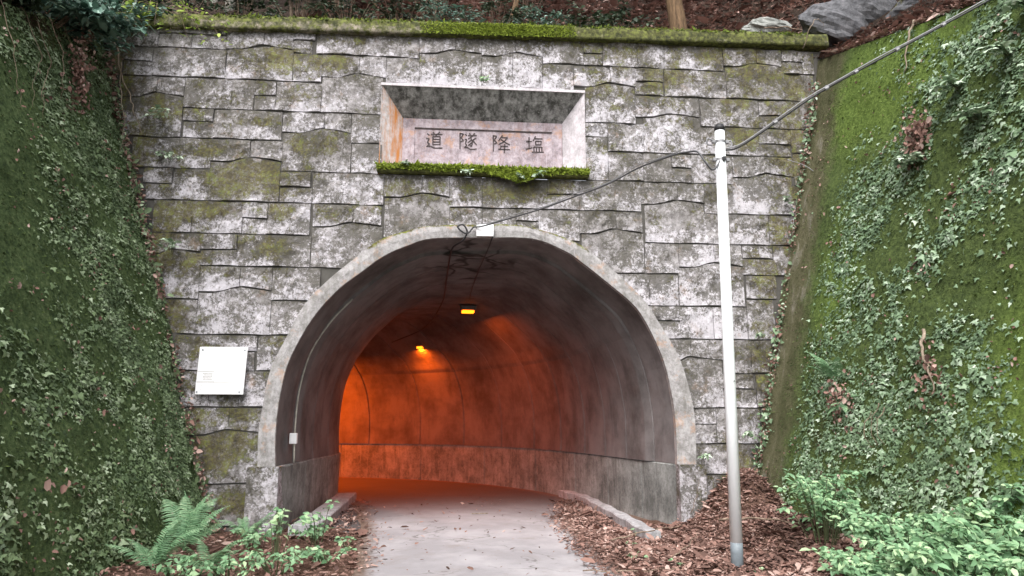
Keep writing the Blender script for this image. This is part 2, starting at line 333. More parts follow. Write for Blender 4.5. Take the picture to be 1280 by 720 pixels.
def mat_concrete(name, lo, hi, dark=(0.05, 0.05, 0.045), streak=0.6, moss=0.3, orange=0.0, th=0.5, fine=7.0, mc=((0.05, 0.045, 0.02), (0.15, 0.14, 0.04), (0.17, 0.21, 0.03))):
    t = NT(name, 0.9, 0.25)
    a = t.attr()
    col = t.mix(t.ramp(t.noise(fine, 12, 0.8), (0.4, 0.0), (0.6, 1.0)), lo, hi)
    col = t.mix(t.math('MULTIPLY', t.ramp(t.noise(22, 9, 0.85, off=17), (0.52, 0.0), (0.58, 1.0)), 0.4), col, dark)
    st = t.ramp(t.noise(1.0, 9, 0.72, vec=t.scale(6, 6, 0.9)), (th, 0.0), (th + 0.16, 1.0))
    col = t.mix(t.math('MULTIPLY', st, streak), col, dark)
    st2 = t.ramp(t.noise(1.0, 7, 0.7, vec=t.scale(14, 14, 2.2), off=6), (0.56, 0.0), (0.66, 1.0))
    col = t.mix(t.math('MULTIPLY', st2, 0.55), col, hi)
    if orange > 0:
        og = t.ramp(t.noise(5, 8, 0.7, off=12), (0.54, 0.0), (0.63, 1.0))
        col = t.mix(t.math('MULTIPLY', og, orange), col, (0.52, 0.27, 0.13))
    mz = t.math('ADD', t.math('MULTIPLY', a[0], moss * 2), t.math('MULTIPLY', t.math('SUBTRACT', t.noise(8, 9, 0.75, off=15), 0.5), 1.3))
    mf = t.ramp(mz, (0.45, 0.0), (0.6, 1.0))
    col = t.mix(mf, col, t.ramp(t.noise(14, 6, 0.7), (0.36, mc[0]), (0.5, mc[1]), (0.62, mc[2])))
    t.bump(t.math('ADD', t.noise(18, 9, 0.7), t.math('MULTIPLY', mf, 0.3)), 0.6, 0.012)
    return t.done(col)

def mat_moss_wall(name, side):
    t = NT(name, 0.97, 0.08)
    a = t.attr()                                             # r bright moss, g bare concrete, b leafy soil
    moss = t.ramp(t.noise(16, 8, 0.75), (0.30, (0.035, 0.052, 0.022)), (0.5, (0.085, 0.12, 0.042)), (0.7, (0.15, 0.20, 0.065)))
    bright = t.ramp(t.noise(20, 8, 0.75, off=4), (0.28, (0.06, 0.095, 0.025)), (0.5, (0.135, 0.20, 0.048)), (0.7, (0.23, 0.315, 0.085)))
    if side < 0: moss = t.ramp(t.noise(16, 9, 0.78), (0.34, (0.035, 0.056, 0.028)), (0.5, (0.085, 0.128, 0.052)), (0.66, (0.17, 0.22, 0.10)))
    col = t.mix(t.ramp(t.math('ADD', a[0], t.math('MULTIPLY', t.math('SUBTRACT', t.noise(3, 8, 0.7, off=9), 0.5), 0.9)), (0.35, 0.0), (0.75, 1.0)), moss, bright)
    soil = t.ramp(t.noise(24, 8, 0.75, off=8), (0.35, (0.02, 0.016, 0.010)), (0.6, (0.09, 0.07, 0.045)))
    col = t.mix(t.ramp(t.math('ADD', a[2], t.math('MULTIPLY', t.math('SUBTRACT', t.noise(2.2, 8, 0.7, off=19), 0.5), 1.2)), (0.5, 0.0), (0.8, 1.0)), col, soil)
    bare = t.ramp(t.noise(1.0, 8, 0.7, vec=t.scale(3, 3, 0.8)), (0.38, (0.085, 0.088, 0.045)), (0.55, (0.14, 0.132, 0.078)), (0.70, (0.30, 0.28, 0.24)))
    col = t.mix(t.ramp(t.math('ADD', a[1], t.math('MULTIPLY', t.math('SUBTRACT', t.noise(5, 8, 0.75, off=29), 0.5), 0.8)), (0.4, 0.0), (0.7, 1.0)), col, bare)
    h = t.math('ADD', t.math('MULTIPLY', t.noise(14, 8, 0.75), 1.0), t.math('MULTIPLY', t.noise(110, 4, 0.7), 0.35))
    t.bump(h, 1.0, 0.05)
    return t.done(col)

def mat_leaf(name, c0, c1, c2, rough=0.5, trans=0.25):
    t = NT(name, rough, 0.35)
    a = t.attr()
    col = t.ramp(a[0], (0.0, c0), (0.55, c1), (1.0, c2))
    t.put(t.b.inputs['Base Color'], col)
    if trans > 0:
        tr = t.n.new('ShaderNodeBsdfTranslucent'); t.l.new(col, tr.inputs[0])
        mx = t.n.new('ShaderNodeMixShader'); mx.inputs[0].default_value = trans
        t.l.new(t.b.outputs[0], mx.inputs[1]); t.l.new(tr.outputs[0], mx.inputs[2]); t.l.new(mx.outputs[0], t.out.inputs[0])
    return t.m

def mat_ground(name, c0, c1, c2, sc=14.0, bump=0.03):
    t = NT(name, 0.97, 0.1)
    col = t.ramp(t.noise(sc, 10, 0.78), (0.32, c0), (0.5, c1), (0.68, c2))
    v = t.vor(sc * 3.2, out='Color'); q = t.n.new('ShaderNodeSeparateColor'); t.l.new(v, q.inputs[0])
    col = t.mix(0.35, col, t.mix(q.outputs[0], c0, c2))
    t.bump(t.math('ADD', t.noise(sc * 1.5, 9, 0.75), t.math('MULTIPLY', t.vor(sc * 3.2), 0.6)), 1.0, bump)
    return t.done(col)

def mat_simple(name, c, rough=0.6, var=0.15, metal=0.0, sc=12, spec=0.4):
    t = NT(name, rough, spec)
    t.b.inputs['Metallic'].default_value = metal
    c2 = tuple(x * (1 - var * 2) for x in c)
    col = t.mix(t.ramp(t.noise(sc, 8, 0.7), (0.35, 0.0), (0.65, 1.0)), c2, c)
    t.bump(t.noise(sc * 4, 5), 0.15, 0.003)
    return t.done(col)

def mat_bark(name, c0, c1):
    t = NT(name, 0.9, 0.15)
    n = t.noise(1.0, 9, 0.7, vec=t.scale(22, 22, 3))
    t.bump(n, 0.9, 0.02)
    return t.done(t.ramp(n, (0.35, c0), (0.65, c1)))

def mat_emit(name, c, s):
    t = NT(name, 0.4)
    t.put(t.b.inputs['Base Color'], c); t.put(t.b.inputs['Emission Color'], c); t.b.inputs['Emission Strength'].default_value = s
    return t.m

def mat_asphalt():
    t = NT('asphalt', 0.88, 0.3)
    agg = t.noise(130, 4, 0.8)
    big = t.noise(0.9, 7, 0.65)
    col = t.mix(agg, (0.20, 0.19, 0.198), (0.34, 0.325, 0.338))
    col = t.mix(t.math('MULTIPLY', t.ramp(big, (0.42, 0.0), (0.62, 1.0)), 0.5), col, (0.46, 0.44, 0.455))
    dirt = t.ramp(t.noise(2.4, 9, 0.75, off=3), (0.52, 0.0), (0.68, 1.0))
    col = t.mix(t.math('MULTIPLY', dirt, 0.4), col, (0.20, 0.165, 0.145))
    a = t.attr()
    col = t.mix(t.math('MULTIPLY', a[1], 0.9), col, (0.055, 0.05, 0.048))  # tunnel dimness painted into the asphalt colour through mask green
    edge = t.ramp(t.math('ADD', a[0], t.math('MULTIPLY', t.math('SUBTRACT', t.noise(7, 9, 0.75, off=8), 0.5), 0.9)), (0.42, 0.0), (0.75, 1.0))
    col = t.mix(edge, col, t.mix(t.noise(30, 8), (0.06, 0.04, 0.03), (0.23, 0.165, 0.13)))
    dn = t.n.new('ShaderNodeVectorMath'); dn.operation = 'ADD'; nz = t.n.new('ShaderNodeTexNoise'); t.l.new(t.pos, nz.inputs['Vector']); nz.inputs['Scale'].default_value = 2.5; nz.inputs['Detail'].default_value = 6
    t.l.new(t.pos, dn.inputs[0]); t.l.new(nz.outputs['Color'], dn.inputs[1])
    cr = t.ramp(t.vor(0.55, vec=dn.outputs[0], feat='DISTANCE_TO_EDGE'), (0.004, 1.0), (0.012, 0.0))
    col = t.mix(t.math('MULTIPLY', cr, t.ramp(t.noise(1.7, 4, off=40), (0.45, 0.0), (0.6, 0.75))), col, (0.07, 0.06, 0.055))
    t.bump(agg, 0.5, 0.006)
    return t.done(col)

def mat_lining():
    t = NT('sooty tunnel lining', 0.85, 0.3)
    col = t.ramp(t.noise(1.3, 8, 0.65), (0.35, (0.09, 0.082, 0.08)), (0.6, (0.19, 0.178, 0.178)))
    st = t.ramp(t.noise(1.0, 9, 0.75, vec=t.scale(2.2, 2.2, 0.5), off=3), (0.50, 0.0), (0.70, 1.0))
    col = t.mix(t.math('MULTIPLY', st, 0.5), col, (0.04, 0.037, 0.035))
    lime = t.ramp(t.noise(1.0, 9, 0.75, vec=t.scale(13, 13, 1.2), off=13), (0.64, 0.0), (0.7, 1.0))
    col = t.mix(t.math('MULTIPLY', lime, 0.5), col, (0.26, 0.24, 0.23))
    # seeping cracks in the crown, just inside the mouth
    dn = t.n.new('ShaderNodeVectorMath'); dn.operation = 'ADD'
    nz = t.n.new('ShaderNodeTexNoise'); t.l.new(t.pos, nz.inputs['Vector']); nz.inputs['Scale'].default_value = 1.6
    t.l.new(t.pos, dn.inputs[0]); t.l.new(nz.outputs['Color'], dn.inputs[1])
    cr = t.vor(1.5, vec=dn.outputs[0], feat='DISTANCE_TO_EDGE')
    q = t.xyz()
    near = t.ramp(t.math('ADD', t.math('ABSOLUTE', t.math('SUBTRACT', q[0], 0.25)), t.math('MULTIPLY', t.math('ABSOLUTE', t.math('SUBTRACT', q[1], 1.3)), 0.6)), (0.7, 1.0), (1.3, 0.0))
    line = t.ramp(cr, (0.02, 1.0), (0.085, 0.0))
    col = t.mix(t.math('MULTIPLY', t.math('MULTIPLY', near, line), 0.9), col, (0.02, 0.02, 0.018))
    t.bump(t.noise(16, 8, 0.7), 0.4, 0.01)
    return t.done(col, t.ramp(t.noise(3, 5), (0.3, 0.6), (0.7, 0.95)))

M_STONE = mat_stone(); M_BACK = mat_backing()
M_RING = mat_concrete('arch ring concrete', (0.22, 0.21, 0.205), (0.44, 0.425, 0.43), dark=(0.15, 0.145, 0.125), streak=0.45, moss=0.5, orange=0.35)
M_PLINTH = mat_concrete('plinth concrete', (0.30, 0.28, 0.25), (0.60, 0.57, 0.54), dark=(0.12, 0.11, 0.085), streak=0.5, moss=0.5)
M_COPING = mat_concrete('mossy coping concrete', (0.10, 0.10, 0.065), (0.36, 0.31, 0.25), dark=(0.04, 0.05, 0.025), streak=0.5, moss=0.52, mc=((0.03, 0.035, 0.015), (0.085, 0.088, 0.032), (0.15, 0.17, 0.045)))
M_PANEL = mat_concrete('stained plaque concrete', (0.22, 0.185, 0.20), (0.50, 0.435, 0.47), dark=(0.25, 0.17, 0.165), streak=0.7, moss=0.0, orange=0.45)
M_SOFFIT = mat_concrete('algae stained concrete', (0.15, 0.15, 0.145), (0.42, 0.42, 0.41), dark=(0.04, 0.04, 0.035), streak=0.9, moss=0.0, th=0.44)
M_RUST = mat_concrete('orange stained concrete', (0.46, 0.42, 0.40), (0.74, 0.70, 0.71), dark=(0.62, 0.235, 0.05), streak=0.95, moss=0.0, th=0.44)
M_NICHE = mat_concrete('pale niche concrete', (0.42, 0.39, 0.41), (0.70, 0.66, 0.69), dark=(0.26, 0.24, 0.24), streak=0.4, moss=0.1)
M_BENCH = mat_concrete('wet bench concrete', (0.13, 0.14, 0.135), (0.33, 0.35, 0.34), dark=(0.05, 0.056, 0.05), streak=0.55, moss=0.0, th=0.5, fine=1.6)
M_KERB = mat_concrete('kerb concrete', (0.26, 0.26, 0.265), (0.46, 0.46, 0.48), dark=(0.10, 0.09, 0.08), streak=0.5, moss=0.1)
M_LINING = mat_lining()
M_WALL_L = mat_moss_wall('mossy left wall', -1); M_WALL_R = mat_moss_wall('mossy right wall', 1)
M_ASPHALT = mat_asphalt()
M_LITTERBED = mat_ground('leaf mould', (0.035, 0.022, 0.017), (0.12, 0.07, 0.052), (0.25, 0.15, 0.115), 16)
M_SOIL = mat_ground('forest soil', (0.013, 0.010, 0.008), (0.038, 0.028, 0.022), (0.09, 0.06, 0.046), 11, 0.06)
M_DEEPROAD = mat_simple('dark tunnel asphalt', (0.07, 0.065, 0.062), 0.9, 0.25, sc=3)
M_CARVE = mat_simple('dark carved stroke', (0.12, 0.10, 0.10), 0.95, 0.3, sc=30, spec=0.1)
M_MOSS = mat_leaf('moss tuft', (0.05, 0.075, 0.012), (0.16, 0.21, 0.025), (0.33, 0.42, 0.05), 0.95, 0.2)
M_MOSSW = mat_leaf('wall moss fuzz', (0.035, 0.055, 0.018), (0.12, 0.175, 0.045), (0.34, 0.44, 0.09), 0.95, 0.2)
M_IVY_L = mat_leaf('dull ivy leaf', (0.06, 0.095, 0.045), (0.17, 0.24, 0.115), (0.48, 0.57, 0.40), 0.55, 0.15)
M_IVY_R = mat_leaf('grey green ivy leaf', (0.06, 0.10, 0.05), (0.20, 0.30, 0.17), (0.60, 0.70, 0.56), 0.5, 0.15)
M_SHRUB = mat_leaf('fresh shrub leaf', (0.07, 0.15, 0.065), (0.235, 0.41, 0.225), (0.52, 0.70, 0.40), 0.45, 0.3)
M_FERN = mat_leaf('fern frond', (0.07, 0.16, 0.07), (0.17, 0.32, 0.17), (0.36, 0.52, 0.30), 0.5, 0.3)
M_DARKLEAF = mat_leaf('dark evergreen leaf', (0.016, 0.03, 0.016), (0.05, 0.08, 0.045), (0.16, 0.22, 0.15), 0.4, 0.15)  # dark greens for evergreen shrubs and tree crowns
M_YELLOWLEAF = mat_leaf('yellow green leaf', (0.09, 0.14, 0.02), (0.22, 0.32, 0.05), (0.42, 0.52, 0.10), 0.5, 0.35)
M_BLUELEAF = mat_leaf('blue green leaf', (0.035, 0.07, 0.055), (0.13, 0.23, 0.18), (0.36, 0.50, 0.42), 0.4, 0.15)
M_LITTER = mat_leaf('dead leaf', (0.06, 0.033, 0.026), (0.27, 0.155, 0.125), (0.55, 0.41, 0.36), 0.85, 0.1)
M_TWIG = mat_bark('dead twig bark', (0.10, 0.07, 0.05), (0.34, 0.26, 0.20))
M_ROOT = mat_bark('pale root bark', (0.15, 0.115, 0.085), (0.38, 0.31, 0.24))
M_BARK = mat_bark('tree bark', (0.06, 0.04, 0.025), (0.20, 0.13, 0.075))
M_BARKG = mat_bark('grey tree bark', (0.09, 0.085, 0.075), (0.26, 0.25, 0.22))
M_STEM = mat_simple('green stem', (0.09, 0.11, 0.05), 0.7)
M_POLE = mat_simple('pole paint', (0.86, 0.89, 0.91), 0.65, 0.03, sc=4)
M_POLEBASE = mat_simple('weathered steel', (0.20, 0.235, 0.26), 0.55, 0.15)
M_BLACK = mat_simple('black rubber', (0.025, 0.025, 0.027), 0.5, 0.1)
M_CABLE = mat_simple('grey cable jacket', (0.085, 0.085, 0.09), 0.5, 0.1)
M_STEEL = mat_simple('galvanised steel', (0.30, 0.30, 0.31), 0.5, 0.15, 0.3)
M_WHITE = mat_simple('white enamel', (0.84, 0.84, 0.85), 0.4, 0.02, sc=5)
M_PRINT = mat_simple('faded print', (0.22, 0.20, 0.18), 0.6, 0.1)
M_PIPE = mat_simple('old pale conduit', (0.44, 0.42, 0.36), 0.6, 0.2)
M_ROCK = mat_concrete('dark rock', (0.06, 0.062, 0.068), (0.16, 0.16, 0.17), dark=(0.03, 0.03, 0.03), streak=0.6, moss=0.55)
M_PALEROCK = mat_concrete('pale rock', (0.16, 0.17, 0.16), (0.34, 0.35, 0.33), dark=(0.08, 0.08, 0.07), streak=0.4, moss=0.3)
M_LAMP = mat_emit('sodium glow', (1.0, 0.17, 0.006), 2.4)
M_HOUSING = mat_simple('lamp housing', (0.20, 0.18, 0.16), 0.6, 0.2)
# ================================================================ THE PORTAL
portal = empty('tunnel_portal', (0.46, 0.0, 0.0), 'weathered stone-faced tunnel portal with a wide arch, streaked white and mossy', 'tunnel portal')

def wave(k, x):
    z, a, m, b = WAVE[k]
    if x <= m:
        t = min(max((x - a) / (m - a), 0), 1)
        t = max((t - 0.35) / 0.65, 0)
        return z + 0.085 * t * t * (3 - 2 * t)
    t = min((x - m) / max(b - m, 0.01), 1)
    return z + 0.085 - 0.055 * t

def edge_x(poly, z):
    """left and right x of the arch outline at height z"""
    top = max(range(len(poly)), key=lambda i: poly[i][1])
    L, R = poly[:top + 1], poly[top:][::-1]
    def it(P):
        if z <= P[0][1]: return P[0][0]
        for p, q in zip(P, P[1:]):
            if p[1] <= z <= q[1] and q[1] > p[1]: return p[0] + (q[0] - p[0]) * (z - p[1]) / (q[1] - p[1])
        return P[-1][0]
    return it(L), it(R)

MID = [((a[0] + b[0] * 2) / 3, (a[1] + b[1] * 2) / 3) for a, b in zip(ARCH_IN, ARCH_OUT)]
def clear_arch(x, z):
    """push a point that falls inside the arch ring out to just under the ring's outer edge"""
    if z < 0.95:
        return (min(max(x, -9), -2.70), z) if x < 0.46 else (max(x, 3.585), z)
    if z > 4.45: return x, z
    c = (0.46, 1.0)
    dx, dz = x - c[0], z - c[1]
    lx, rx = edge_x(MID, z)
    if lx < x < rx:
        lo, hi = 1.0, 8.0
        for _ in range(22):
            k = (lo + hi) / 2
            px, pz = c[0] + dx * k, c[1] + max(dz, 0.05) * k
            if pz > 4.46: hi = k; continue
            l, r = edge_x(MID, pz)
            if l < px < r: lo = k
            else: hi = k
        # sideways when low, radially when high
        if z < 2.6: return (lx if x < 0.46 else rx), z
        return c[0] + dx * hi, c[1] + max(dz, 0.05) * hi
    return x, z

MB_ = np.array(MOSS_BLOBS)
def moss_at(x, z):
    d = ((x - MB_[:, 0]) / MB_[:, 2]) ** 2 + ((z - MB_[:, 1]) / MB_[:, 3]) ** 2
    m = float(np.max(np.exp(-d * 0.55))) * 0.86
    if z > 5.6 and x > 2.0: m = max(m, min(0.5, 0.22 + 0.12 * (z - 5.6) + 0.06 * (x - 2)))
    if x > 3.6: m = max(m, 0.18 + 0.45 * max(0, x - 0.22 * (z - 3) - 4.2))
    if z > 4.4: m = max(m, 0.20)
    if x < -2.4: m = max(m, 0.26 + 0.22 * max(0, -x - 0.25 * z - 2.6))
    return min(m, 0.95)

def stone_mesh(zt, zb, x0, x1, i):
    nu, nv = 8, 5
    g = 0.0035
    r = random.Random(i * 31 + 5)
    tone = r.random(); lean = r.uniform(-0.003, 0.004); base = r.uniform(0.018, 0.024); seed = i * 7
    v = []; mask = []
    top = (lambda x: wave(zt, x)) if isinstance(zt, str) else (lambda x: zt)
    bot = (lambda x: wave(zb, x)) if isinstance(zb, str) else (lambda x: zb)
    jit = r.uniform(-0.006, 0.006)
    for b in range(nv):
        for a in range(nu):
            u = a / (nu - 1); w = b / (nv - 1)
            x = x0 + g + (x1 - x0 - 2 * g) * u
            zlo = bot(x) + 0.020 + jit * 0.6 + 0.006 * math.sin(x * 7 + i); zhi = top(x) - 0.004
            z = zlo + (zhi - zlo) * w
            if abs(zhi - zlo) < 0.03: z = zlo
            n = float(vnoise(x * 5 + seed, z * 6, seed=3, oct=2)) - 0.5
            edge = min(u, 1 - u) * (nu - 1)
            y = -(base + lean * (1 - w) ** 1.3) - n * 0.055
            if a in (0, nu - 1): y += 0.007
            if b == nv - 1: y += 0.006
            if b == 0: y += 0.004
            y -= 0.05 * max(0.0, float(vnoise(x * 11 + seed * 3, z * 12, seed=17, oct=2)) - 0.5)
            x, z = clear_arch(x, z)
            v.append((x, y, z)); mask.append((moss_at(x, z), 1 - abs(1 - w) if False else w, tone))
    f = []
    for b in range(nv - 1):
        for a in range(nu - 1):
            q = b * nu + a; f.append((q, q + 1, q + nu + 1, q + nu))
    # sides back into the wall
    loop = [a for a in range(nu)] + [b * nu + nu - 1 for b in range(1, nv)] + [(nv - 1) * nu + a for a in range(nu - 2, -1, -1)] + [b * nu for b in range(nv - 2, 0, -1)]
    o = len(v)
    for k in loop:
        v.append((v[k][0], 0.014, v[k][2])); mask.append((mask[k][0] * 0.5, mask[k][1], tone))
    n = len(loop)
    for k in range(n):
        f.append((loop[k], o + k, o + (k + 1) % n, loop[(k + 1) % n]))
    return v, f, np.array(mask, np.float32)

nstone = 0
for i, (zt, zb, x0, x1) in enumerate(STONES):
    zz = [WAVE[q][0] if isinstance(q, str) else q for q in (zt, zb)]
    ok = False
    for u in (0.02, 0.5, 0.98):
        for w in (0.1, 0.5, 0.9):
            x = x0 + (x1 - x0) * u; z = zz[1] + (zz[0] - zz[1]) * w
            p = clear_arch(x, z)
            if abs(p[0] - x) + abs(p[1] - z) < 1e-6: ok = True
    if not ok: continue
    v, f, m = stone_mesh(zt, zb, x0, x1, i)
    mk('stone', v, f, M_STONE, portal, smooth=False, mask=m); nstone += 1

# backing wall with the arch and the niche cut out of it: strips of quads
NX0, NX1, NZ0, NZ1 = -1.18, 2.05, 5.20, 6.745     # niche mouth
def backing():
    b = MB(); Y0, Y1 = 0.006, 0.9
    def quad(xa, xb, za, zb_, y=Y0): b.add([(xa, y, za), (xb, y, za), (xb, y, zb_), (xa, y, zb_)], [(0, 1, 2, 3)])
    zs = sorted(set([0.915] + [p[1] for p in ARCH_OUT if p[1] < 4.44] + list(np.linspace(0.95, 4.44, 22))))
    quad(-6.2, -2.72, -0.5, 0.915); quad(3.6, 6.9, -0.5, 0.915)
    for a, c in zip(zs, zs[1:]):
        la, ra = edge_x(ARCH_OUT, a); lc, rc = edge_x(ARCH_OUT, c)
        la += 0.06; lc += 0.06; ra -= 0.06; rc -= 0.06
        b.add([(-6.2, Y0, a), (la, Y0, a), (lc, Y0, c), (-6.2, Y0, c)], [(0, 1, 2, 3)])
        b.add([(ra, Y0, a), (6.9, Y0, a), (6.9, Y0, c), (rc, Y0, c)], [(0, 1, 2, 3)])
    zl = zs[-1]
    quad(-6.2, 6.9, zl, NZ0 + 0.055); quad(-6.2, NX0, NZ0 + 0.055, NZ1); quad(NX1, 6.9, NZ0 + 0.055, NZ1); quad(-6.2, 6.9, NZ1, 7.66)
    return b.build('wall_backing', M_BACK, portal)
backing()

# coping: long moss-grown slab with an uneven face
def coping(name, x0, x1, z0, z1, y0, y1):
    nx = int((x1 - x0) / 0.08); prof = []
    steps = 10
    ring = [(y1, z0), (y0, z0)] + [(y0, z0 + (z1 - z0) * k / 4) for k in range(1, 4)] + [(y0 + 0.03, z1), (y0 + 0.2, z1), ((y0 + y1) / 2, z1), (y1, z1)]
    X = np.linspace(x0, x1, nx); P = np.array(ring); K = len(ring)
    v = []; mask = []
    for x in X:
        for k, (y, z) in enumerate(ring):
            n = float(vnoise(x * 4 + k * 0.37, z * 9 + y * 3, seed=9, oct=3)) - 0.5
            zz = z + (n * 0.05 if k >= 4 else 0.008 * n); yy = y - (n * 0.04 if 1 < k < 6 else 0)
            v.append((x, yy, zz + 0.0175 * (x + 4)))
            m = 0.42 + 0.55 * math.exp(-((x - 0.8) / 0.9) ** 2) + 0.22 * (k >= 4) + 0.12 * (x > 2) + 0.2 * float(vnoise(x * 0.8, 0.5, seed=19))
            mask.append((m, 0.5, 0.5))
    f = []
    for i in range(nx - 1):
        for k in range(K - 1):
            a = i * K + k; f.append((a, a + 1, a + K + 1, a + K))
    f.append(tuple(range(K))[::-1]); f.append(tuple((nx - 1) * K + k for k in range(K)))
    f = [q if len(q) > 4 else q[::-1] for q in f]
    return mk(name, v, f, M_COPING, portal, True, np.array(mask, np.float32))
coping('coping', -6.0, 6.20, 7.53, 7.76, -0.115, 0.75)

# arch ring: face, thin soffit lip
def ring():
    v = []; f = []; mask = []
    sub = [(a.x, a.z, b.x, b.z) for a, b in zip(spline([(x, 0, z) for x, z in ARCH_IN], 5), spline([(x, 0, z) for x, z in ARCH_OUT], 5))]
    for i, (xi, zi, xo, zo) in enumerate(sub):
        s = [(xi, 0.06, zi), (xi, -0.055, zi), ((xi + xo) / 2, -0.068, (zi + zo) / 2), (xo, -0.056, zo), (xo, 0.10, zo)]
        for k, (x, y, z) in enumerate(s):
            w = float(vnoise(x * 6 + z * 2, z * 6, seed=4, oct=2)) - 0.5
            v.append((x, y + (w * 0.02 if k in (1, 2, 3) else 0), z + (w * 0.012 if k == 3 else 0)))
            top = max(0.0, (z - 4.1) * 2.2)
            mask.append(((0.45 if k >= 3 and z > 4.1 else 0.0) + 0.2 * (k == 3 and z > 3.8), 0.15, 0.75))
    K = 5
    for i in range(len(sub) - 1):
        for k in range(K - 1):
            a = i * K + k; f.append((a + K, a + K + 1, a + 1, a))
    return mk('arch_ring', v, f, M_RING, portal, False, np.array(mask, np.float32))
ring()

# plinths of the two jambs
def plinth(x0, x1, z1):
    X0, X1 = x0, x1; v = []; mask = []
    nx, nz = 5, 12
    def face(fn, nu, nv, flip):
        o = len(v)
        for a in range(nu):
            for b in range(nv):
                x, y, z = fn(a / (nu - 1), b / (nv - 1))
                n = float(vnoise(x * 4 + y * 3, z * 5, seed=6, oct=3)) - 0.5
                v.append((x, y, z)); mask.append((0.12 + 0.9 * max(0, (z - 0.6)) + 0.2 * n, max(0, z) / z1 * 0.7, 0.6))
        for a in range(nu - 1):
            for b in range(nv - 1):
                q = o + a * nv + b; r_ = (q, q + nv, q + nv + 1, q + 1); F.append(r_[::-1] if flip else r_)
    F = []
    yf = -0.155
    face(lambda u, w: (X0 + (X1 - X0) * u, yf + 0.02 * (vnoise(u * 3 + X0, w * 5, seed=5) - 0.5), -0.4 + (z1 + 0.4) * w), nx, nz, False)
    face(lambda u, w: (X0, 0.3 + (yf - 0.3) * u, -0.4 + (z1 + 0.4) * w), 3, nz, False)
    face(lambda u, w: (X1, yf + (0.3 - yf) * u, -0.4 + (z1 + 0.4) * w), 3, nz, False)
    face(lambda u, w: (X0 + (X1 - X0) * u, yf + (0.3 - yf) * w, z1), nx, 3, False)
    return mk('jamb_plinth', v, F, M_STONE, portal, False, np.array(mask, np.float32))
plinth(-2.80, -2.375, 0.915); plinth(3.305, 3.70, 0.915)

# the niche: soffit, two splayed cheeks, sill, panel with a raised frame and four carved characters
PX0, PX1, PZ0, PZ1, PY = -0.86, 1.74, 5.52, 6.36, 0.36
def quadgrid(name, p00, p10, p11, p01, m, nu=10, nv=8, moss=0.0, amp=0.012, parent=None):
    p = [np.array(q, float) for q in (p00, p10, p11, p01)]
    nrm = np.cross(p[1] - p[0], p[3] - p[0]); nrm /= np.linalg.norm(nrm)
    U, V = np.meshgrid(np.linspace(0, 1, nu), np.linspace(0, 1, nv), indexing='ij'); U = U.ravel()[:, None]; V = V.ravel()[:, None]
    P = p[0] * (1 - U) * (1 - V) + p[1] * U * (1 - V) + p[2] * U * V + p[3] * (1 - U) * V
    P = P + nrm * ((vnoise(P[:, 0] * 5, P[:, 2] * 5 + P[:, 1] * 4, seed=8)[:, None] - 0.5) * amp * (U > 0) * (U < 1) * (V > 0) * (V < 1))
    i = np.arange(nu * nv).reshape(nu, nv)
    f = np.stack([i[:-1, :-1], i[1:, :-1], i[1:, 1:], i[:-1, 1:]], -1).reshape(-1, 4)
    mask = np.full((nu * nv, 3), 0.5, np.float32); mask[:, 0] = moss
    return mk(name, P, f, m, parent or portal, False, mask)
YF = -0.03
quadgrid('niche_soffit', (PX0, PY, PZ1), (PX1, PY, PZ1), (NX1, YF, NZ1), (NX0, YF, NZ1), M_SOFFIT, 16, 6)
quadgrid('niche_cheek', (NX0, YF, NZ0 + 0.05), (PX0, PY, PZ0), (PX0, PY, PZ1), (NX0, YF, NZ1), M_RUST, 6, 10)
quadgrid('niche_cheek', (PX1, PY, PZ0), (NX1, YF, NZ0 + 0.05), (NX1, YF, NZ1), (PX1, PY, PZ1), M_NICHE, 6, 10)
quadgrid('niche_sill', (NX0, YF, NZ0 + 0.05), (NX1, YF, NZ0 + 0.05), (PX1, PY, PZ0), (PX0, PY, PZ0), M_NICHE, 16, 5, 0.6)
ls = MB(); ls.box((NX0 - 0.02, -0.13, NZ0 + 0.07), (NX1 + 0.03, 0.03, NZ0 + 0.17), 0.015); sl = ls.build('sill_ledge', M_COPING, portal)
_a = sl.data.color_attributes.new('mask', 'FLOAT_COLOR', 'POINT'); _a.data.foreach_set('color', [0.75, 0.5, 0.5, 1] * len(sl.data.vertices))
ns = MB()
ns.box((NX0 - 0.01, -0.035, NZ1 - 0.012), (NX1 + 0.01, 0.035, NZ1 + 0.03)); ns.build('niche_lip', M_NICHE, portal)

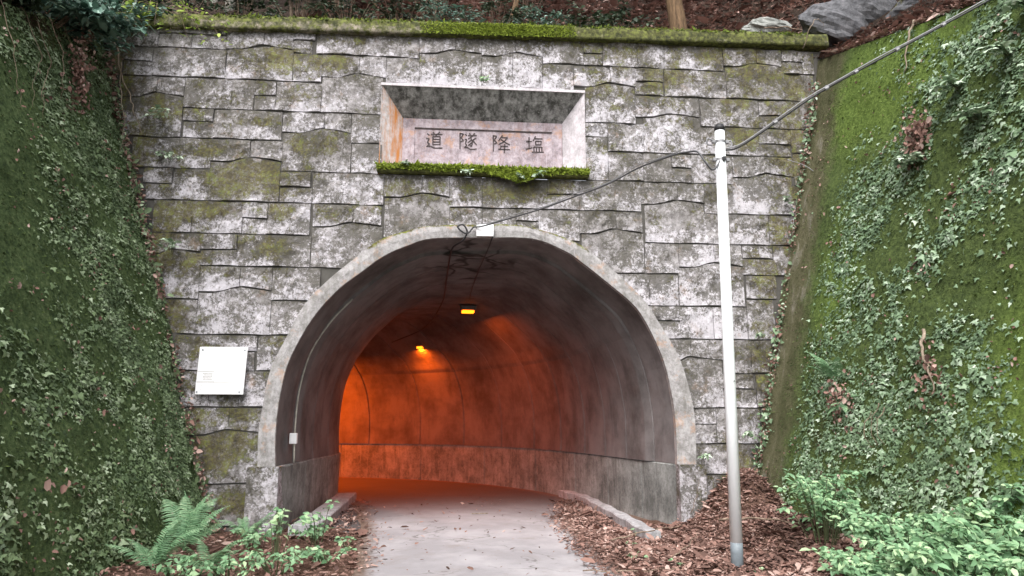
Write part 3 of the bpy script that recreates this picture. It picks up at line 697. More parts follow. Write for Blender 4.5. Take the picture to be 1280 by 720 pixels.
def plaque():
    # face 2 cm in front of the recess back, sunk field inside a thin line on top and right
    panel = quadgrid('name_panel', (PX0, PY - 0.002, PZ0), (PX1, PY - 0.002, PZ0), (PX1, PY - 0.002, PZ1), (PX0, PY - 0.002, PZ1), M_PANEL, 24, 10, 0.0, 0.006)
    b = MB(); y = PY - 0.02
    b.box((PX0 + 0.005, y, PZ0 + 0.03), (PX0 + 0.19, PY, PZ1 - 0.005)); b.box((PX1 - 0.17, y, PZ0 + 0.03), (PX1 - 0.005, PY, PZ1 - 0.005))
    b.box((PX0 + 0.19, y, PZ1 - 0.155), (PX1 - 0.17, PY, PZ1 - 0.005))
    fr = b.build('panel_border', M_PANEL, portal)
    d = MB(); d.box((PX0 + 0.19, y + 0.001, PZ1 - 0.172), (PX1 - 0.18, PY, PZ1 - 0.156)); d.box((PX0, y - 0.001, PZ0 + 0.012), (PX1, PY, PZ0 + 0.028))
    d.build('panel_groove', M_CARVE, portal)
    SH = [((12, 88), (24, 78)), ((6, 60), (24, 60), (14, 38), (26, 30), (10, 12)), ((10, 14), (30, 17), (55, 7), (98, 8))]
    FU = [((6, 98), (7, 5)), ((6, 95), (25, 93), (12, 70), (26, 56), (10, 47))]
    G = {
     'way': SH + [((45, 98), (52, 88)), ((82, 100), (70, 88)), ((32, 84), (97, 86)), ((64, 85), (58, 74)), ((44, 72), (44, 25)), ((44, 72), (84, 73), (84, 25)), ((44, 57), (84, 57)), ((44, 42), (84, 42)), ((44, 27), (84, 27))],
     'tun': FU + [((36, 92), (44, 82)), ((32, 62), (44, 62), (36, 40), (44, 30), (32, 14)), ((32, 16), (46, 18), (64, 6), (100, 9)),
              ((58, 98), (64, 90)), ((88, 99), (80, 88)), ((50, 84), (100, 86)), ((76, 84), (52, 64)), ((66, 72), (76, 50), (72, 24), (62, 30)), ((70, 60), (50, 44)), ((73, 46), (52, 27)), ((94, 72), (77, 58)), ((77, 58), (100, 32))],
     'des': FU + [((58, 100), (36, 66)), ((54, 86), (86, 87), (66, 62), (36, 46)), ((50, 76), (74, 58), (100, 46)), ((46, 36), (90, 37)), ((50, 36), (46, 19)), ((34, 18), (100, 19)), ((70, 50), (70, -2))],
     'salt': [((2, 68), (36, 70)), ((19, 94), (19, 28)), ((0, 24), (38, 34)), ((56, 100), (42, 72)), ((52, 86), (96, 87)), ((56, 72), (57, 50)), ((56, 72), (88, 73), (86, 50)), ((56, 52), (86, 52)),
              ((46, 38), (47, 9)), ((46, 38), (92, 39), (91, 9)), ((61, 38), (61, 9)), ((77, 38), (77, 9)), ((34, 8), (102, 10))]}
    for key, cx in (('way', -0.357), ('tun', 0.19), ('des', 0.731), ('salt', 1.28)):
        c = MB(); h = 0.30; x0 = cx - 0.145; z0 = 5.845 if key in ('way', 'tun') else 5.825
        for st in G[key]:
            n = len(st)
            for (a, b_), (c_, d_) in zip(st, st[1:]):
                ax, az, bx, bz = x0 + a * 0.0029, z0 + b_ * 0.003, x0 + c_ * 0.0029, z0 + d_ * 0.003
                L = math.hypot(bx - ax, bz - az) or 1; nx_, nz_ = -(bz - az) / L, (bx - ax) / L
                w0, w1 = 0.0115, 0.0080
                if st == SH[2]: w0, w1 = 0.007, 0.013
                y0, y1 = PY - 0.009, PY + 0.002
                q = [(ax + nx_ * w0, az + nz_ * w0), (bx + nx_ * w1, bz + nz_ * w1), (bx - nx_ * w1, bz - nz_ * w1), (ax - nx_ * w0, az - nz_ * w0)]
                c.add([(x, y0, z) for x, z in q] + [(x, y1, z) for x, z in q], [(3, 2, 1, 0), (0, 1, 5, 4), (1, 2, 6, 5), (2, 3, 7, 6), (3, 0, 4, 7)])
        o = c.build('carved_character', M_CARVE, portal)
plaque()

# ================================================================ THE TUNNEL BEHIND IT
tunnel = empty('road_tunnel', (0.46, 1.0, 0.0), 'vaulted concrete tunnel bending left, glowing orange deep inside', 'tunnel')
LW = spline([(-2.375, 0.0, 0), (-2.28, 2.2, 0), (-2.22, 4.3, 0), (-2.85, 5.7, 0), (-4.5, 6.5, 0), (-7.5, 6.9, 0), (-11, 6.9, 0), (-16, 6.9, 0), (-22, 6.9, 0)], 8)
RW = spline([(3.305, 0.0, 0), (2.95, 1.8, 0), (2.55, 3.6, 0), (1.75, 5.9, 0), (0.1, 8.1, 0), (-2.6, 9.7, 0), (-6.5, 10.6, 0), (-12, 10.8, 0), (-18, 10.8, 0)], 8)
NS = len(LW)
pts2 = [((p.x - 0.4605) / 2.9, p.z) for p in spline([(x, 0, z) for x, z in ARCH_IN], 3)]
def lining():
    v = []; f = []; K = len(pts2); rows = []
    for i in range(NS):
        L, R = LW[i], RW[i]; mid = (L + R) / 2; half = (R - L) / 2; hw = half.length
        k = 1.0 if i < 3 else 1.0 - 0.055 * min((i - 2) / 14, 1)
        ax = half / hw
        step = 0.0 if i < 4 else 0.045
        rows.append((mid, ax, hw + 0.065 - step, k, step))
    prev = None
    out = []
    for i, r in enumerate(rows):
        out.append((r, 0.0))
        if i % 4 == 3 and i < NS - 1:      # construction joint: a narrow recessed band
            m, ax, hw, k, st = r; n_ = rows[i + 1]
            for t, e in ((0.04, 0.0), (0.05, 0.03), (0.12, 0.03), (0.13, 0.0)):
                out.append(((m.lerp(n_[0], t), ax.lerp(n_[1], t).normalized(), hw + (n_[2] - hw) * t, k + (n_[3] - k) * t, n_[4]), e))
    for (m, ax, hw, k, st), e in out:
        for u, z in pts2:
            zz = 0.905 + (z - 0.905) * k + (e if z > 2 else 0) - (st if z > 3 else 0)
            p = m + ax * (u * (hw + e)); v.append((p.x, p.y + 0.0, zz))
    for i in range(len(out) - 1):
        for k in range(K - 1):
            a = i * K + k; f.append((a + 1, a, a + K, a + K + 1))
    return mk('vault_lining', v, f, M_LINING, tunnel, False)
lining()
def bench(W, sign, name='side_bench'):
    v = []; f = []; prof_ = []
    K = 6
    out = []
    for i in range(len(W)):
        out.append((W[i], 0.0))
        if i % 6 == 5 and i < len(W) - 1:
            for t, e in ((0.03, 0.0), (0.045, 0.02), (0.075, 0.02), (0.09, 0.0)): out.append((W[i].lerp(W[i + 1], t), e))
    for j, (p, e) in enumerate(out):
        a = out[max(j - 1, 0)][0]; b = out[min(j + 1, len(out) - 1)][0]
        t = (b - a); t = t.normalized() if t.length > 1e-6 else Vector((0, 1, 0))
        n = Vector((t.y, -t.x, 0)) * sign          # outwards, into the wall
        for d, z in ((0.25, 0.90), (0.02, 0.915), (0.0, 0.895), (0.004, 0.6), (0.012, 0.3), (0.0, -0.1)):
            q = p + n * (d + e * (d < 0.2)); v.append((q.x, q.y, z))
    for i in range(len(out) - 1):
        for k in range(K - 1):
            a = i * K + k; q = (a, a + 1, a + K + 1, a + K); f.append(q if sign > 0 else q[::-1])
    m = np.full((len(v), 3), 0.1, np.float32)
    return mk(name, v, f, M_BENCH, tunnel, False, m)
bench(LW, -1); bench(RW, 1)
def kerb(path, w, h, name='tunnel_kerb'):
    P = spline(path, 6); v = []; f = []; K = 6
    for j, p in enumerate(P):
        a = P[max(j - 1, 0)]; b = P[min(j + 1, len(P) - 1)]; t = (b - a).normalized(); n = Vector((t.y, -t.x, 0))
        for d, z in ((0, -0.1), (0.0, h - 0.015), (0.015, h), (w - 0.015, h), (w, h - 0.015), (w, -0.1)):
            wob = 0.012 * math.sin(j * 1.7 + d * 9)
            q = p + n * (d + wob); v.append((q.x, q.y, z + wob * 0.4 * (z > 0)))
    for i in range(len(P) - 1):
        for k in range(K - 1):
            a = i * K + k; f.append((a, a + K, a + K + 1, a + 1)[::-1])
    f.append((0, 1, 2, 3, 4, 5)[::-1])
    return mk(name, v, f, M_KERB, tunnel, False, np.full((len(v), 3), 0.2, np.float32))
kerb([(2.50, -1.15, 0), (2.50, 0.2, 0), (2.47, 1.8, 0), (2.42, 3.2, 0), (2.2, 4.3, 0)], 0.19, 0.15)
kerb([(-2.16, -0.35, 0), (-2.14, 0.6, 0), (-2.16, 2.2, 0), (-2.20, 4.0, 0)], 0.36, 0.16)

def lamp(x, y, z, rot, label, watts, vis=True):
    e = empty('tunnel_lamp', (x, y, z), label, 'lamp', 'sodium lamps on the tunnel ceiling' if vis else None)
    b = MB(); b.box((-0.17, -0.09, 0.0), (0.17, 0.09, 0.10), 0.012); h = b.build('lamp_housing', M_HOUSING)
    d = MB(); d.box((-0.135, -0.085, -0.055), (0.135, 0.085, 0.0), 0.012); df = d.build('diffuser', M_LAMP)
    g = MB(); g.box((-0.20, -0.03, 0.095), (0.20, 0.03, 0.115)); g.box((-0.19, -0.02, 0.11), (-0.16, 0.02, 0.24)); g.box((0.16, -0.02, 0.11), (0.19, 0.02, 0.24)); br = g.build('lamp_bracket', M_HOUSING)
    for o in (h, df, br): o.parent = e
    e.rotation_euler = (0, 0, rot)
    L = bpy.data.lights.new('sodium_light', 'AREA'); L.shape = 'RECTANGLE'; L.size = 0.26; L.size_y = 0.16; L.energy = watts; L.color = (1.0, 0.115, 0.004); L.spread = math.radians(175)
    lo = bpy.data.objects.new('sodium_light', L); scene.collection.objects.link(lo); lo.parent = e; lo.location = (0, 0, -0.07)
    return e
lamp(0.32, 4.9, 3.93, 0.1, 'small glowing orange lamp on the ceiling, the nearer and higher of the two', 34)
lamp(-0.80, 8.0, 3.44, 0.9, 'orange lamp deeper in the tunnel, lower and further left than the other', 75)
lamp(-4.2, 8.5, 3.45, 1.4, 'orange tunnel lamp round the bend, out of sight behind the left wall', 190, False)
lamp(-9.0, 8.8, 3.45, 1.5, 'far orange tunnel lamp, deep round the bend and out of sight', 50, False)

# thin surface cable drooping from the ring and stapled along the ceiling
tc = MB(); tc.tube(spline(CEIL_CABLE, 5), 0.014, 6)
tag(tc.build('ceiling_cable', M_BLACK, smooth=True), 'thin black cable looping off the arch crown and running back along the ceiling', 'cable')
tc2 = MB(); tc2.tube(spline([(0.575, -0.12, 4.50), (0.585, -0.11, 4.34), (0.56, 0.02, 4.25), (0.50, 0.6, 4.16), (0.44, 1.4, 4.12), (0.36, 2.8, 4.05), (0.33, 4.6, 4.05)], 5), 0.008, 6)
tag(tc2.build('lamp_cable', M_BLACK, smooth=True), 'short black lamp wire beside the white plate, going under the crown', 'cable')
# pale conduit up the left side of the mouth with its junction box
cd = empty('wall_conduit', (-2.40, 0.55, 0.93), 'pale vertical conduit with white box on the left inner wall', 'conduit')
c = MB(); c.tube(spline([(-2.34, 0.62, 0.93), (-2.35, 0.62, 1.4), (-2.33, 0.62, 1.9), (-2.25, 0.62, 2.35), (-2.13, 0.62, 2.68), (-1.88, 0.62, 3.08), (-1.58, 0.62, 3.42)], 5), 0.014, 6); c.build('pipe', M_PIPE, cd, True)
c = MB(); c.box((-2.42, 0.57, 1.20), (-2.31, 0.66, 1.36), 0.01); c.build('junction_box', M_WHITE, cd)
# white plate on the crown
wp = MB(); wp.box((0.330, -0.135, 4.285), (0.590, -0.105, 4.475), 0.006); wpo = wp.build('crown_plate', M_WHITE)
tag(wpo, 'small blank white plate fixed on the crown of the arch', 'plate')
# notice board on the left
nb = empty('notice_board', (-3.31, -0.10, 1.905), 'square white notice board screwed to the stone left of the arch', 'sign')
b = MB(); b.box((-3.635, -0.125, 1.905), (-2.975, -0.100, 2.575), 0.004); o = b.build('board', M_WHITE, nb); 
for v_ in o.data.vertices:                                         # the board hangs a little out of true
    v_.co.x += (v_.co.z - 2.24) * 0.03; v_.co.z += -(v_.co.x + 3.3) * 0.0
for x, z in ((-3.59, 2.53), (-3.01, 2.53), (-3.61, 1.94), (-3.03, 1.94)):
    s = MB(); s.tube([(x + (z - 2.24) * 0.03, -0.133, z), (x + (z - 2.24) * 0.03, -0.10, z)], 0.011, 8); s.build('screw', M_POLEBASE, nb)
ln = MB()
for z, xa, xb, t in ((2.225, -3.63, -3.40, 0.004), (2.085, -3.63, -3.40, 0.003), (2.072, -3.63, -2.99, 0.003)): ln.box((xa, -0.1262, z), (xb, -0.1235, z + t))
ln.box((-3.40, -0.1262, 2.072), (-3.397, -0.1235, 2.088))
ln.build('printed_rule', M_PRINT, nb)
pr = MB(); rr = random.Random(3)
for row in range(5):
    x = -3.56 + rr.random() * 0.02; zz = 2.195 - row * 0.021
    while x < -3.43:
        w = rr.uniform(0.006, 0.014); pr.box((x, -0.1258, zz), (x + w, -0.1235, zz + 0.008)); x += w + 0.006
pr.box((-3.57, -0.1258, 2.025), (-3.563, -0.1235, 2.033)); pr.box((-3.57, -0.1258, 1.975), (-3.563, -0.1235, 1.983))
pr.build('faded_print', M_PRINT, nb)['kind'] = 'stuff'

nb.location.x += 0.05
# ================================================================ LAMP POST / CABLE POLE
pole = empty('cable_pole', (2.962, -2.94, 0.0), 'slim white painted steel pole with black cap in front of the portal', 'pole')
PB, PT = Vector((2.966, -2.94, -0.1)), Vector((3.055, -2.94, 4.90))
def pp(z): return PB.lerp(PT, (z + 0.1) / 5.0)
c = MB(); c.tube([pp(0.30), pp(2.5), pp(4.86)], [0.064, 0.060, 0.056], 24); c.build('pole_shaft', M_POLE, pole, True)
c = MB(); c.tube([pp(-0.1), pp(0.20), pp(0.302)], [0.064, 0.064, 0.0645], 24); c.build('pole_foot', M_POLEBASE, pole, True)
c = MB(); c.tube([pp(4.855), pp(4.90), pp(4.93)], [0.059, 0.059, 0.048], 24); c.build('pole_cap', M_BLACK, pole, True)
for z in (4.72, 4.50):
    c = MB(); c.tube([pp(z - 0.015), pp(z + 0.015)], 0.060, 24)
    p = pp(z); c.box((p.x + 0.06, p.y - 0.03, z - 0.02), (p.x + 0.10, p.y + 0.01, z + 0.02), 0.004); c.box((p.x - 0.10, p.y - 0.03, z - 0.02), (p.x - 0.06, p.y + 0.01, z + 0.02), 0.004)
    c.build('pole_band', M_STEEL, pole)
p = pp(4.70)
c = MB(); c.tube(spline([(p.x - 0.09, p.y, 4.74), (p.x - 0.15, p.y, 4.76), (p.x - 0.15, p.y, 4.69), (p.x - 0.10, p.y, 4.68)], 4), 0.010, 6); c.build('cable_hook', M_STEEL, pole, True)
c = MB(); c.tube(spline([(p.x + 0.09, p.y, 4.72), (p.x + 0.13, p.y, 4.74), (p.x + 0.14, p.y, 4.68), (p.x + 0.10, p.y, 4.66)], 4), 0.010, 6); c.build('cable_hook', M_STEEL, pole, True)
c = MB(); c.box((p.x - 0.012, p.y - 0.078, 4.47), (p.x + 0.03, p.y - 0.06, 4.52), 0.004); c.build('pole_tie', M_BLACK, pole)
c = MB(); c.box((p.x - 0.03, p.y - 0.075, 1.96), (p.x - 0.022, p.y - 0.06, 1.97)); c.build('bolt', M_BLACK, pole)
# the suspended service cable: a thick jacket with a messenger wire, clipped together
mc = empty('service_cable', MAIN_CABLE_R[-1], 'thick double cable with white clips running from the pole up to the right', 'cable')
R_ = spline(MAIN_CABLE_R, 6)
c = MB(); c.tube(R_, 0.012, 8); c.build('cable_jacket', M_BLACK, mc, True)
c = MB(); c.tube([q + Vector((-0.01, 0, 0.020 + 0.004 * math.sin(i * 0.7))) for i, q in enumerate(R_)], 0.007, 6); c.build('messenger_wire', M_STEEL, mc, True)
for i in (9, 14, 18, 22, 26):
    q = R_[i]; c = MB(); c.tube([q + Vector((-0.02, 0, -0.012)), q + Vector((0.02, 0, 0.012))], 0.020, 8); c.box((q.x - 0.012, q.y - 0.012, q.z), (q.x + 0.012, q.y + 0.012, q.z + 0.034)); c.build('cable_clip', M_STEEL, mc)
L_ = spline(MAIN_CABLE_L, 6)
lc = empty('drop_cable', MAIN_CABLE_L[-1], 'grey cable sagging from the pole across the wall to the arch crown', 'cable')
c = MB(); c.tube(L_, 0.011, 8); c.build('cable_jacket', M_CABLE, lc, True)
c = MB(); c.tube([q + Vector((0, 0, 0.028 + 0.012 * math.sin(i * 0.6))) for i, q in enumerate(L_[30:])], 0.006, 6); c.build('messenger_wire', M_STEEL, lc, True)
c = MB(); c.tube(spline([(5.25, -0.25, 5.62), (5.52, -0.3, 5.50), (5.74, -0.35, 5.30)], 4), 0.007, 5); tag(c.build('loose_wire', M_STEEL, smooth=True), 'short pale loose wire ending beside the right wall corner', 'wire')

# ================================================================ RETAINING WALLS
def xl(y, z): return -(3.215 + 0.306 * z + 0.070 * (-y))
def xr(y, z): return 4.335 + 0.229 * z + 0.14 * (-y)
def top_l(y): return 7.35 + 0.42 * y if y > -6 else 4.83
def top_r(y): return 7.50 + 0.31 * y if y > -9 else 4.71
def wall_offs(y, z, s): return (vnoise(y * 1.1 + 40 * s, z * 1.1, seed=21 + s, oct=4) - 0.5) * 0.16
YW0, YW1 = 0.30, -15.0
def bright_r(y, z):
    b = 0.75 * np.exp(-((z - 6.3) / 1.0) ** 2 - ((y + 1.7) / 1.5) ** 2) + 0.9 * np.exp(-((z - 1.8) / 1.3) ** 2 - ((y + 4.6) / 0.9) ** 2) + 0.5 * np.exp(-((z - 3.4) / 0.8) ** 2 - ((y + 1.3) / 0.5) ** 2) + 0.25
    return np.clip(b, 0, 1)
def wall(name, fx, ftop, side, m, label, bright, bare, soil):
    e = empty(name, (fx(0, 0), -2.0, 0), label, 'retaining wall')
    nu, nv = 190, 90
    tops = np.vectorize(ftop)
    def fn(U, V):
        Y = YW0 + (YW1 - YW0) * U ** 1.25; Z = -0.4 + (tops(Y) + 0.4) * V
        X = fx(Y, Z); off = wall_offs(Y, Z, side); off = off * np.clip((1.02 - V) * 12, 0, 1)
        return X + side * off * 1.0, Y, Z
    U, V = np.meshgrid(np.linspace(0, 1, nu), np.linspace(0, 1, nv), indexing='ij')
    X, Y, Z = fn(U.ravel(), V.ravel())
    mask = np.stack([bright(Y, Z), bare(Y, Z), soil(Y, Z)], 1).astype(np.float32)
    grid('wall_face', fn, nu, nv, m, e, True, mask, flip=(side > 0))
    # thickness behind and a capping strip along the top
    def cap(U, V):
        Y = YW0 + (YW1 - YW0) * U; Z = tops(Y) + 0.0; W = V * 0.45
        return fx(Y, Z) + side * W, Y, Z + 0.03 * vnoise(Y * 3, W * 5, seed=3) - 0.01
    Uc, Vc = np.meshgrid(np.linspace(0, 1, 120), np.linspace(0, 1, 6), indexing='ij')
    grid('wall_top', cap, 120, 6, m, e, True, np.tile([0.5, 0.1, 0.6], (720, 1)).astype(np.float32), flip=(side > 0))
    return e
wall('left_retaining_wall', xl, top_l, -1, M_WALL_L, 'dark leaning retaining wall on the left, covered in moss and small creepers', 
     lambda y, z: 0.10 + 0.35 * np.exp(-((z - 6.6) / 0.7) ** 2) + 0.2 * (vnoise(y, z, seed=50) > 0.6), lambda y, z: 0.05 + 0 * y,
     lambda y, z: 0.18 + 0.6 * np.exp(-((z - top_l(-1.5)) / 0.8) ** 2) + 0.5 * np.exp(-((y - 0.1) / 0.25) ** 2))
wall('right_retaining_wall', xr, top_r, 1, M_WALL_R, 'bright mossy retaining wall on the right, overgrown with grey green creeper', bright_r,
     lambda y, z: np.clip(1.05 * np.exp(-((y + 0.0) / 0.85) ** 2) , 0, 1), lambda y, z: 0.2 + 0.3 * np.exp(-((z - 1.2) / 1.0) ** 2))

# ---------------------------------------------------------------- leaves by the thousand (one mesh each)
def tmpl_ivy():
    pts = [(0, 0, 0), (0.32, -0.10, -0.03), (0.52, 0.22, -0.10), (0.24, 0.36, 0.0), (0.16, 0.62, -0.02), (0, 1.0, -0.16), (-0.16, 0.62, -0.02), (-0.24, 0.36, 0.0), (-0.52, 0.22, -0.10), (-0.32, -0.10, -0.03), (0, 0.38, 0.05)]
    f = [(10, 0, 1), (10, 1, 2), (10, 2, 3), (10, 3, 4), (10, 4, 5), (10, 5, 6), (10, 6, 7), (10, 7, 8), (10, 8, 9), (10, 9, 0)]
    return np.array(pts), np.array(f)
def tmpl_oval(w=0.26, bend=0.12):
    pts = [(0, 0, 0), (w, 0.3, 0.05), (w * 0.8, 0.68, 0.0), (0, 1.0, -bend), (-w * 0.8, 0.68, 0.0), (-w, 0.3, 0.05), (0, 0.35, -0.02), (0, 0.7, -0.04)]
    f = [(0, 1, 6), (6, 1, 2), (6, 2, 7), (7, 2, 3), (0, 6, 5), (6, 4, 5), (6, 7, 4), (7, 3, 4)]
    return np.array(pts, float), np.array(f)
def tmpl_curl():
    pts = [(0, 0, 0), (0.3, 0.25, 0.16), (0.26, 0.7, 0.2), (0, 1.0, 0.05), (-0.26, 0.7, 0.12), (-0.3, 0.25, 0.2), (0, 0.5, -0.03)]
    f = [(6, 0, 1), (6, 1, 2), (6, 2, 3), (6, 3, 4), (6, 4, 5), (6, 5, 0)]
    return np.array(pts, float), np.array(f)
def tmpl_blade():
    return np.array([(-0.06, 0, 0), (0.06, 0, 0), (0.0, 1.0, 0.1)], float), np.array([(0, 1, 2)])
T_IVY, T_OVAL, T_CURL, T_BLADE = tmpl_ivy(), tmpl_oval(), tmpl_curl(), tmpl_blade()
T_FLAT = (T_CURL[0] * [0.8, 1.15, 0.55], T_CURL[1]); T_WIDE = tmpl_oval(0.40, 0.2); T_NARROW = tmpl_oval(0.16, 0.15)

def leaves(name, P, N, tipdir, size, tmpl, m, parent=None, tilt=0.5, spin=0.7, tint=None, lift=0.0):
    """P points, N normals, tipdir preferred tip direction; all (n,3)"""
    n = len(P)
    if n == 0: return None
    T, F = tmpl
    N = N + rng.normal(0, tilt, (n, 3)); N /= np.linalg.norm(N, axis=1, keepdims=True)
    D = tipdir + rng.normal(0, spin, (n, 3)); D = D - N * np.sum(D * N, 1, keepdims=True); D /= np.linalg.norm(D, axis=1, keepdims=True) + 1e-9
    B = np.cross(D, N)
    S = np.asarray(size)[:, None, None] if np.ndim(size) else np.full((n, 1, 1), size)
    wv = rng.uniform(0.8, 1.2, (n, 1, 1))
    V = P[:, None, :] + S * (T[None, :, 0:1] * wv * B[:, None, :] + T[None, :, 1:2] * D[:, None, :] + T[None, :, 2:3] * N[:, None, :])
    k = len(T)
    Fa = (F[None] + (np.arange(n) * k)[:, None, None]).reshape(-1, F.shape[1])
    if tint is None: tint = np.clip(rng.normal(0.48, 0.24, n), 0, 1)
    mask = np.repeat(tint, k)[:, None].repeat(3, 1).astype(np.float32)
    o = mk(name, V.reshape(-1, 3), Fa, m, parent, False, mask)
    return o

def ivy(side, n, dens, sizef, mat, label, fx, ftop, ymin):
    Y = 0.05 + (ymin - 0.05) * rng.random(n); Z = rng.random(n) * 7.6
    keep = (Z < np.vectorize(ftop)(Y) + 0.05) & (rng.random(n) < dens(Y, Z))
    Y, Z = Y[keep], Z[keep]; n = len(Y)
    X = fx(Y, Z) + side * wall_offs(Y, Z, side)
    s = sizef(Y, Z) * rng.lognormal(0, 0.36, n)
    clump = vnoise(Y * 5, Z * 5, seed=77, oct=2)
    X = X - side * (0.005 + 0.085 * np.clip(clump - 0.35, 0, 1) * rng.random(n))
    N = np.tile([-side * 0.9, -0.15, 0.5], (n, 1)); D = np.tile([-side * 0.25, -0.1, -0.65], (n, 1))
    tint = np.clip(0.18 + 0.75 * (clump - 0.15) + rng.normal(0, 0.17, n), 0, 1)
    o = leaves('creeper', np.stack([X, Y, Z], 1), N, D, s, T_IVY, mat, None, 0.38, 0.7, tint)
    tag(o, label, 'creeper', kind='stuff')
    # moss fuzz standing off the wall between the leaves
    q = 30000; Y = 0.0 + (-7.0) * rng.random(q) ** 1.1; Z = rng.random(q) * 7.6; k = Z < np.vectorize(ftop)(Y); Y, Z = Y[k], Z[k]
    if side > 0:
        k = (Y < -0.45) | (rng.random(len(Y)) < 0.15); Y, Z = Y[k], Z[k]
    q = len(Y); X = fx(Y, Z) + side * wall_offs(Y, Z, side)
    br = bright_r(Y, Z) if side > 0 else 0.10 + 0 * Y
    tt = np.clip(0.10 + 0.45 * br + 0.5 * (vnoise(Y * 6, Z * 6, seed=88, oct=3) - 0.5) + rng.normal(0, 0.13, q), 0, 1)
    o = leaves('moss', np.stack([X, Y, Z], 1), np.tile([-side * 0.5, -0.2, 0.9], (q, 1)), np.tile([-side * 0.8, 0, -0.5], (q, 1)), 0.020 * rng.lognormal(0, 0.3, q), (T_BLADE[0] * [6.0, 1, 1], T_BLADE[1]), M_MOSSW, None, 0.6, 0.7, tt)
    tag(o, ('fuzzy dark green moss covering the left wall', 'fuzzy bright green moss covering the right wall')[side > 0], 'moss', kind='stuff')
def dens_l(y, z):
    c = vnoise(y * 2.2, z * 2.2, seed=61, oct=4); fine = vnoise(y * 9, z * 9, seed=62, oct=2)
    d = np.clip((c - 0.43 + 0.16 * np.exp(-((y + 0.3) / 1.3) ** 2)) * 5, 0.05, 1) * (0.35 + 0.9 * fine)
    smooth = np.clip(1.4 * np.exp(-((z - 3.9) / 1.4) ** 2 - ((y + 3.4) / 0.95) ** 2), 0, 1)
    d *= np.clip(1 - 1.1 * smooth, 0.02, 1)
    d *= 0.45 + 0.9 * np.exp(-((y + 0.3) / 1.3) ** 2)
    return np.clip(d, 0, 1)
def dens_r(y, z):
    c = vnoise(y * 1.7, z * 1.7, seed=71, oct=4); fine = vnoise(y * 8, z * 8, seed=72, oct=2)
    band = np.clip(1.25 - np.abs(y + 2.2 + 0.1 * (z - 3)) / 2.2, 0, 1)
    low = np.clip(1.35 - z * 0.22, 0, 1)
    d = np.clip((c - 0.56 + 0.20 * band + 0.13 * low) * 4.0, 0.04, 1) * np.clip(1.9 * (fine - 0.22), 0.05, 1)
    d *= np.clip((-y - 0.62 - 0.06 * z) * 2.0, 0.0, 1) + 0.01
    d *= 1 - 0.93 * np.clip(1.4 * np.exp(-((z - 6.2) / 1.2) ** 2 - ((y + 1.2) / 1.3) ** 2), 0, 1)
    d *= 1 - 0.95 * np.clip(1.5 * np.exp(-((z - 1.9) / 1.2) ** 2 - ((y + 4.6) / 0.75) ** 2), 0, 1)
    return np.clip(d, 0, 1)
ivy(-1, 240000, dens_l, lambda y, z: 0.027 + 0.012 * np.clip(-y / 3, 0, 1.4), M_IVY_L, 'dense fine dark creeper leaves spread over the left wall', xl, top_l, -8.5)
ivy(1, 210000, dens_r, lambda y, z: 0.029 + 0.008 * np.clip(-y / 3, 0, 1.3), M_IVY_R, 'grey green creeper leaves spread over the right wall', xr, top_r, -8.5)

def wpt(side, y, z, out=0.0):
    f = xl if side < 0 else xr
    return np.array([f(y, z) + side * float(wall_offs(np.array([y]), np.array([z]), side)[0]) - side * out, y, z])

# dead leaves and litter caught on the walls and in the two corners
def caught(side, n, label):
    y = -rng.random(n) * 5.5; z = rng.random(n) * 6.8
    c = vnoise(y * 2.5, z * 2.5, seed=90 + side, oct=3); k = rng.random(n) < np.clip((c - 0.45) * 4, 0.04, 1); y, z = y[k], z[k]
    f = xl if side < 0 else xr
    X = f(y, z) + side * wall_offs(y, z, side) - side * 0.03
    m = len(y)
    o = leaves('caught_leaves', np.stack([X, y, z], 1), np.tile([-side * 1.0, -0.2, 0.4], (m, 1)), np.tile([0, 0, -1.0], (m, 1)), 0.034 * rng.lognormal(0, 0.35, m), T_CURL, M_LITTER, None, 0.6, 0.8)
    tag(o, label, 'dead leaves', kind='stuff')
caught(-1, 2200, 'scattered dead leaves caught in the creeper of the left wall')
caught(1, 2600, 'scattered dead leaves caught in the creeper of the right wall')
def corner(side, n, label, m, sz, tmpl):
    z = rng.random(n) ** 0.9 * 7.0 + 0.05; y = -0.10 - np.abs(rng.normal(0, 0.05, n)); f = xl if side < 0 else xr
    dx = np.abs(rng.normal(0, 0.05, n)) + 0.02
    c = vnoise(z * 1.7, z * 0.3, seed=33 + side, oct=3)
    k = rng.random(n) < np.clip((c - 0.3) * 3, 0.08, 1); z, y, dx = z[k], y[k], dx[k]
    X = f(y, z) - side * dx
    q = len(z)
    o = leaves('corner_growth', np.stack([X, y, z], 1), np.tile([-side * 0.6, -0.8, 0.3], (q, 1)), np.tile([-side * 0.5, -0.2, -0.3], (q, 1)), sz * rng.lognormal(0, 0.35, q), tmpl, m, None, 0.7, 0.9)
    tag(o, label, 'dead leaves' if m is M_LITTER else 'weeds', kind='stuff')
corner(-1, 1300, 'brown litter lodged down the left corner of the stone face', M_LITTER, 0.045, T_CURL)
corner(-1, 1100, 'small green sprouts down the left corner of the stone face', M_IVY_L, 0.055, T_OVAL)
corner(1, 700, 'brown litter lodged down the right corner of the stone face', M_LITTER, 0.040, T_CURL)
corner(1, 800, 'small green sprouts along the right edge of the stone face', M_IVY_R, 0.055, T_OVAL)

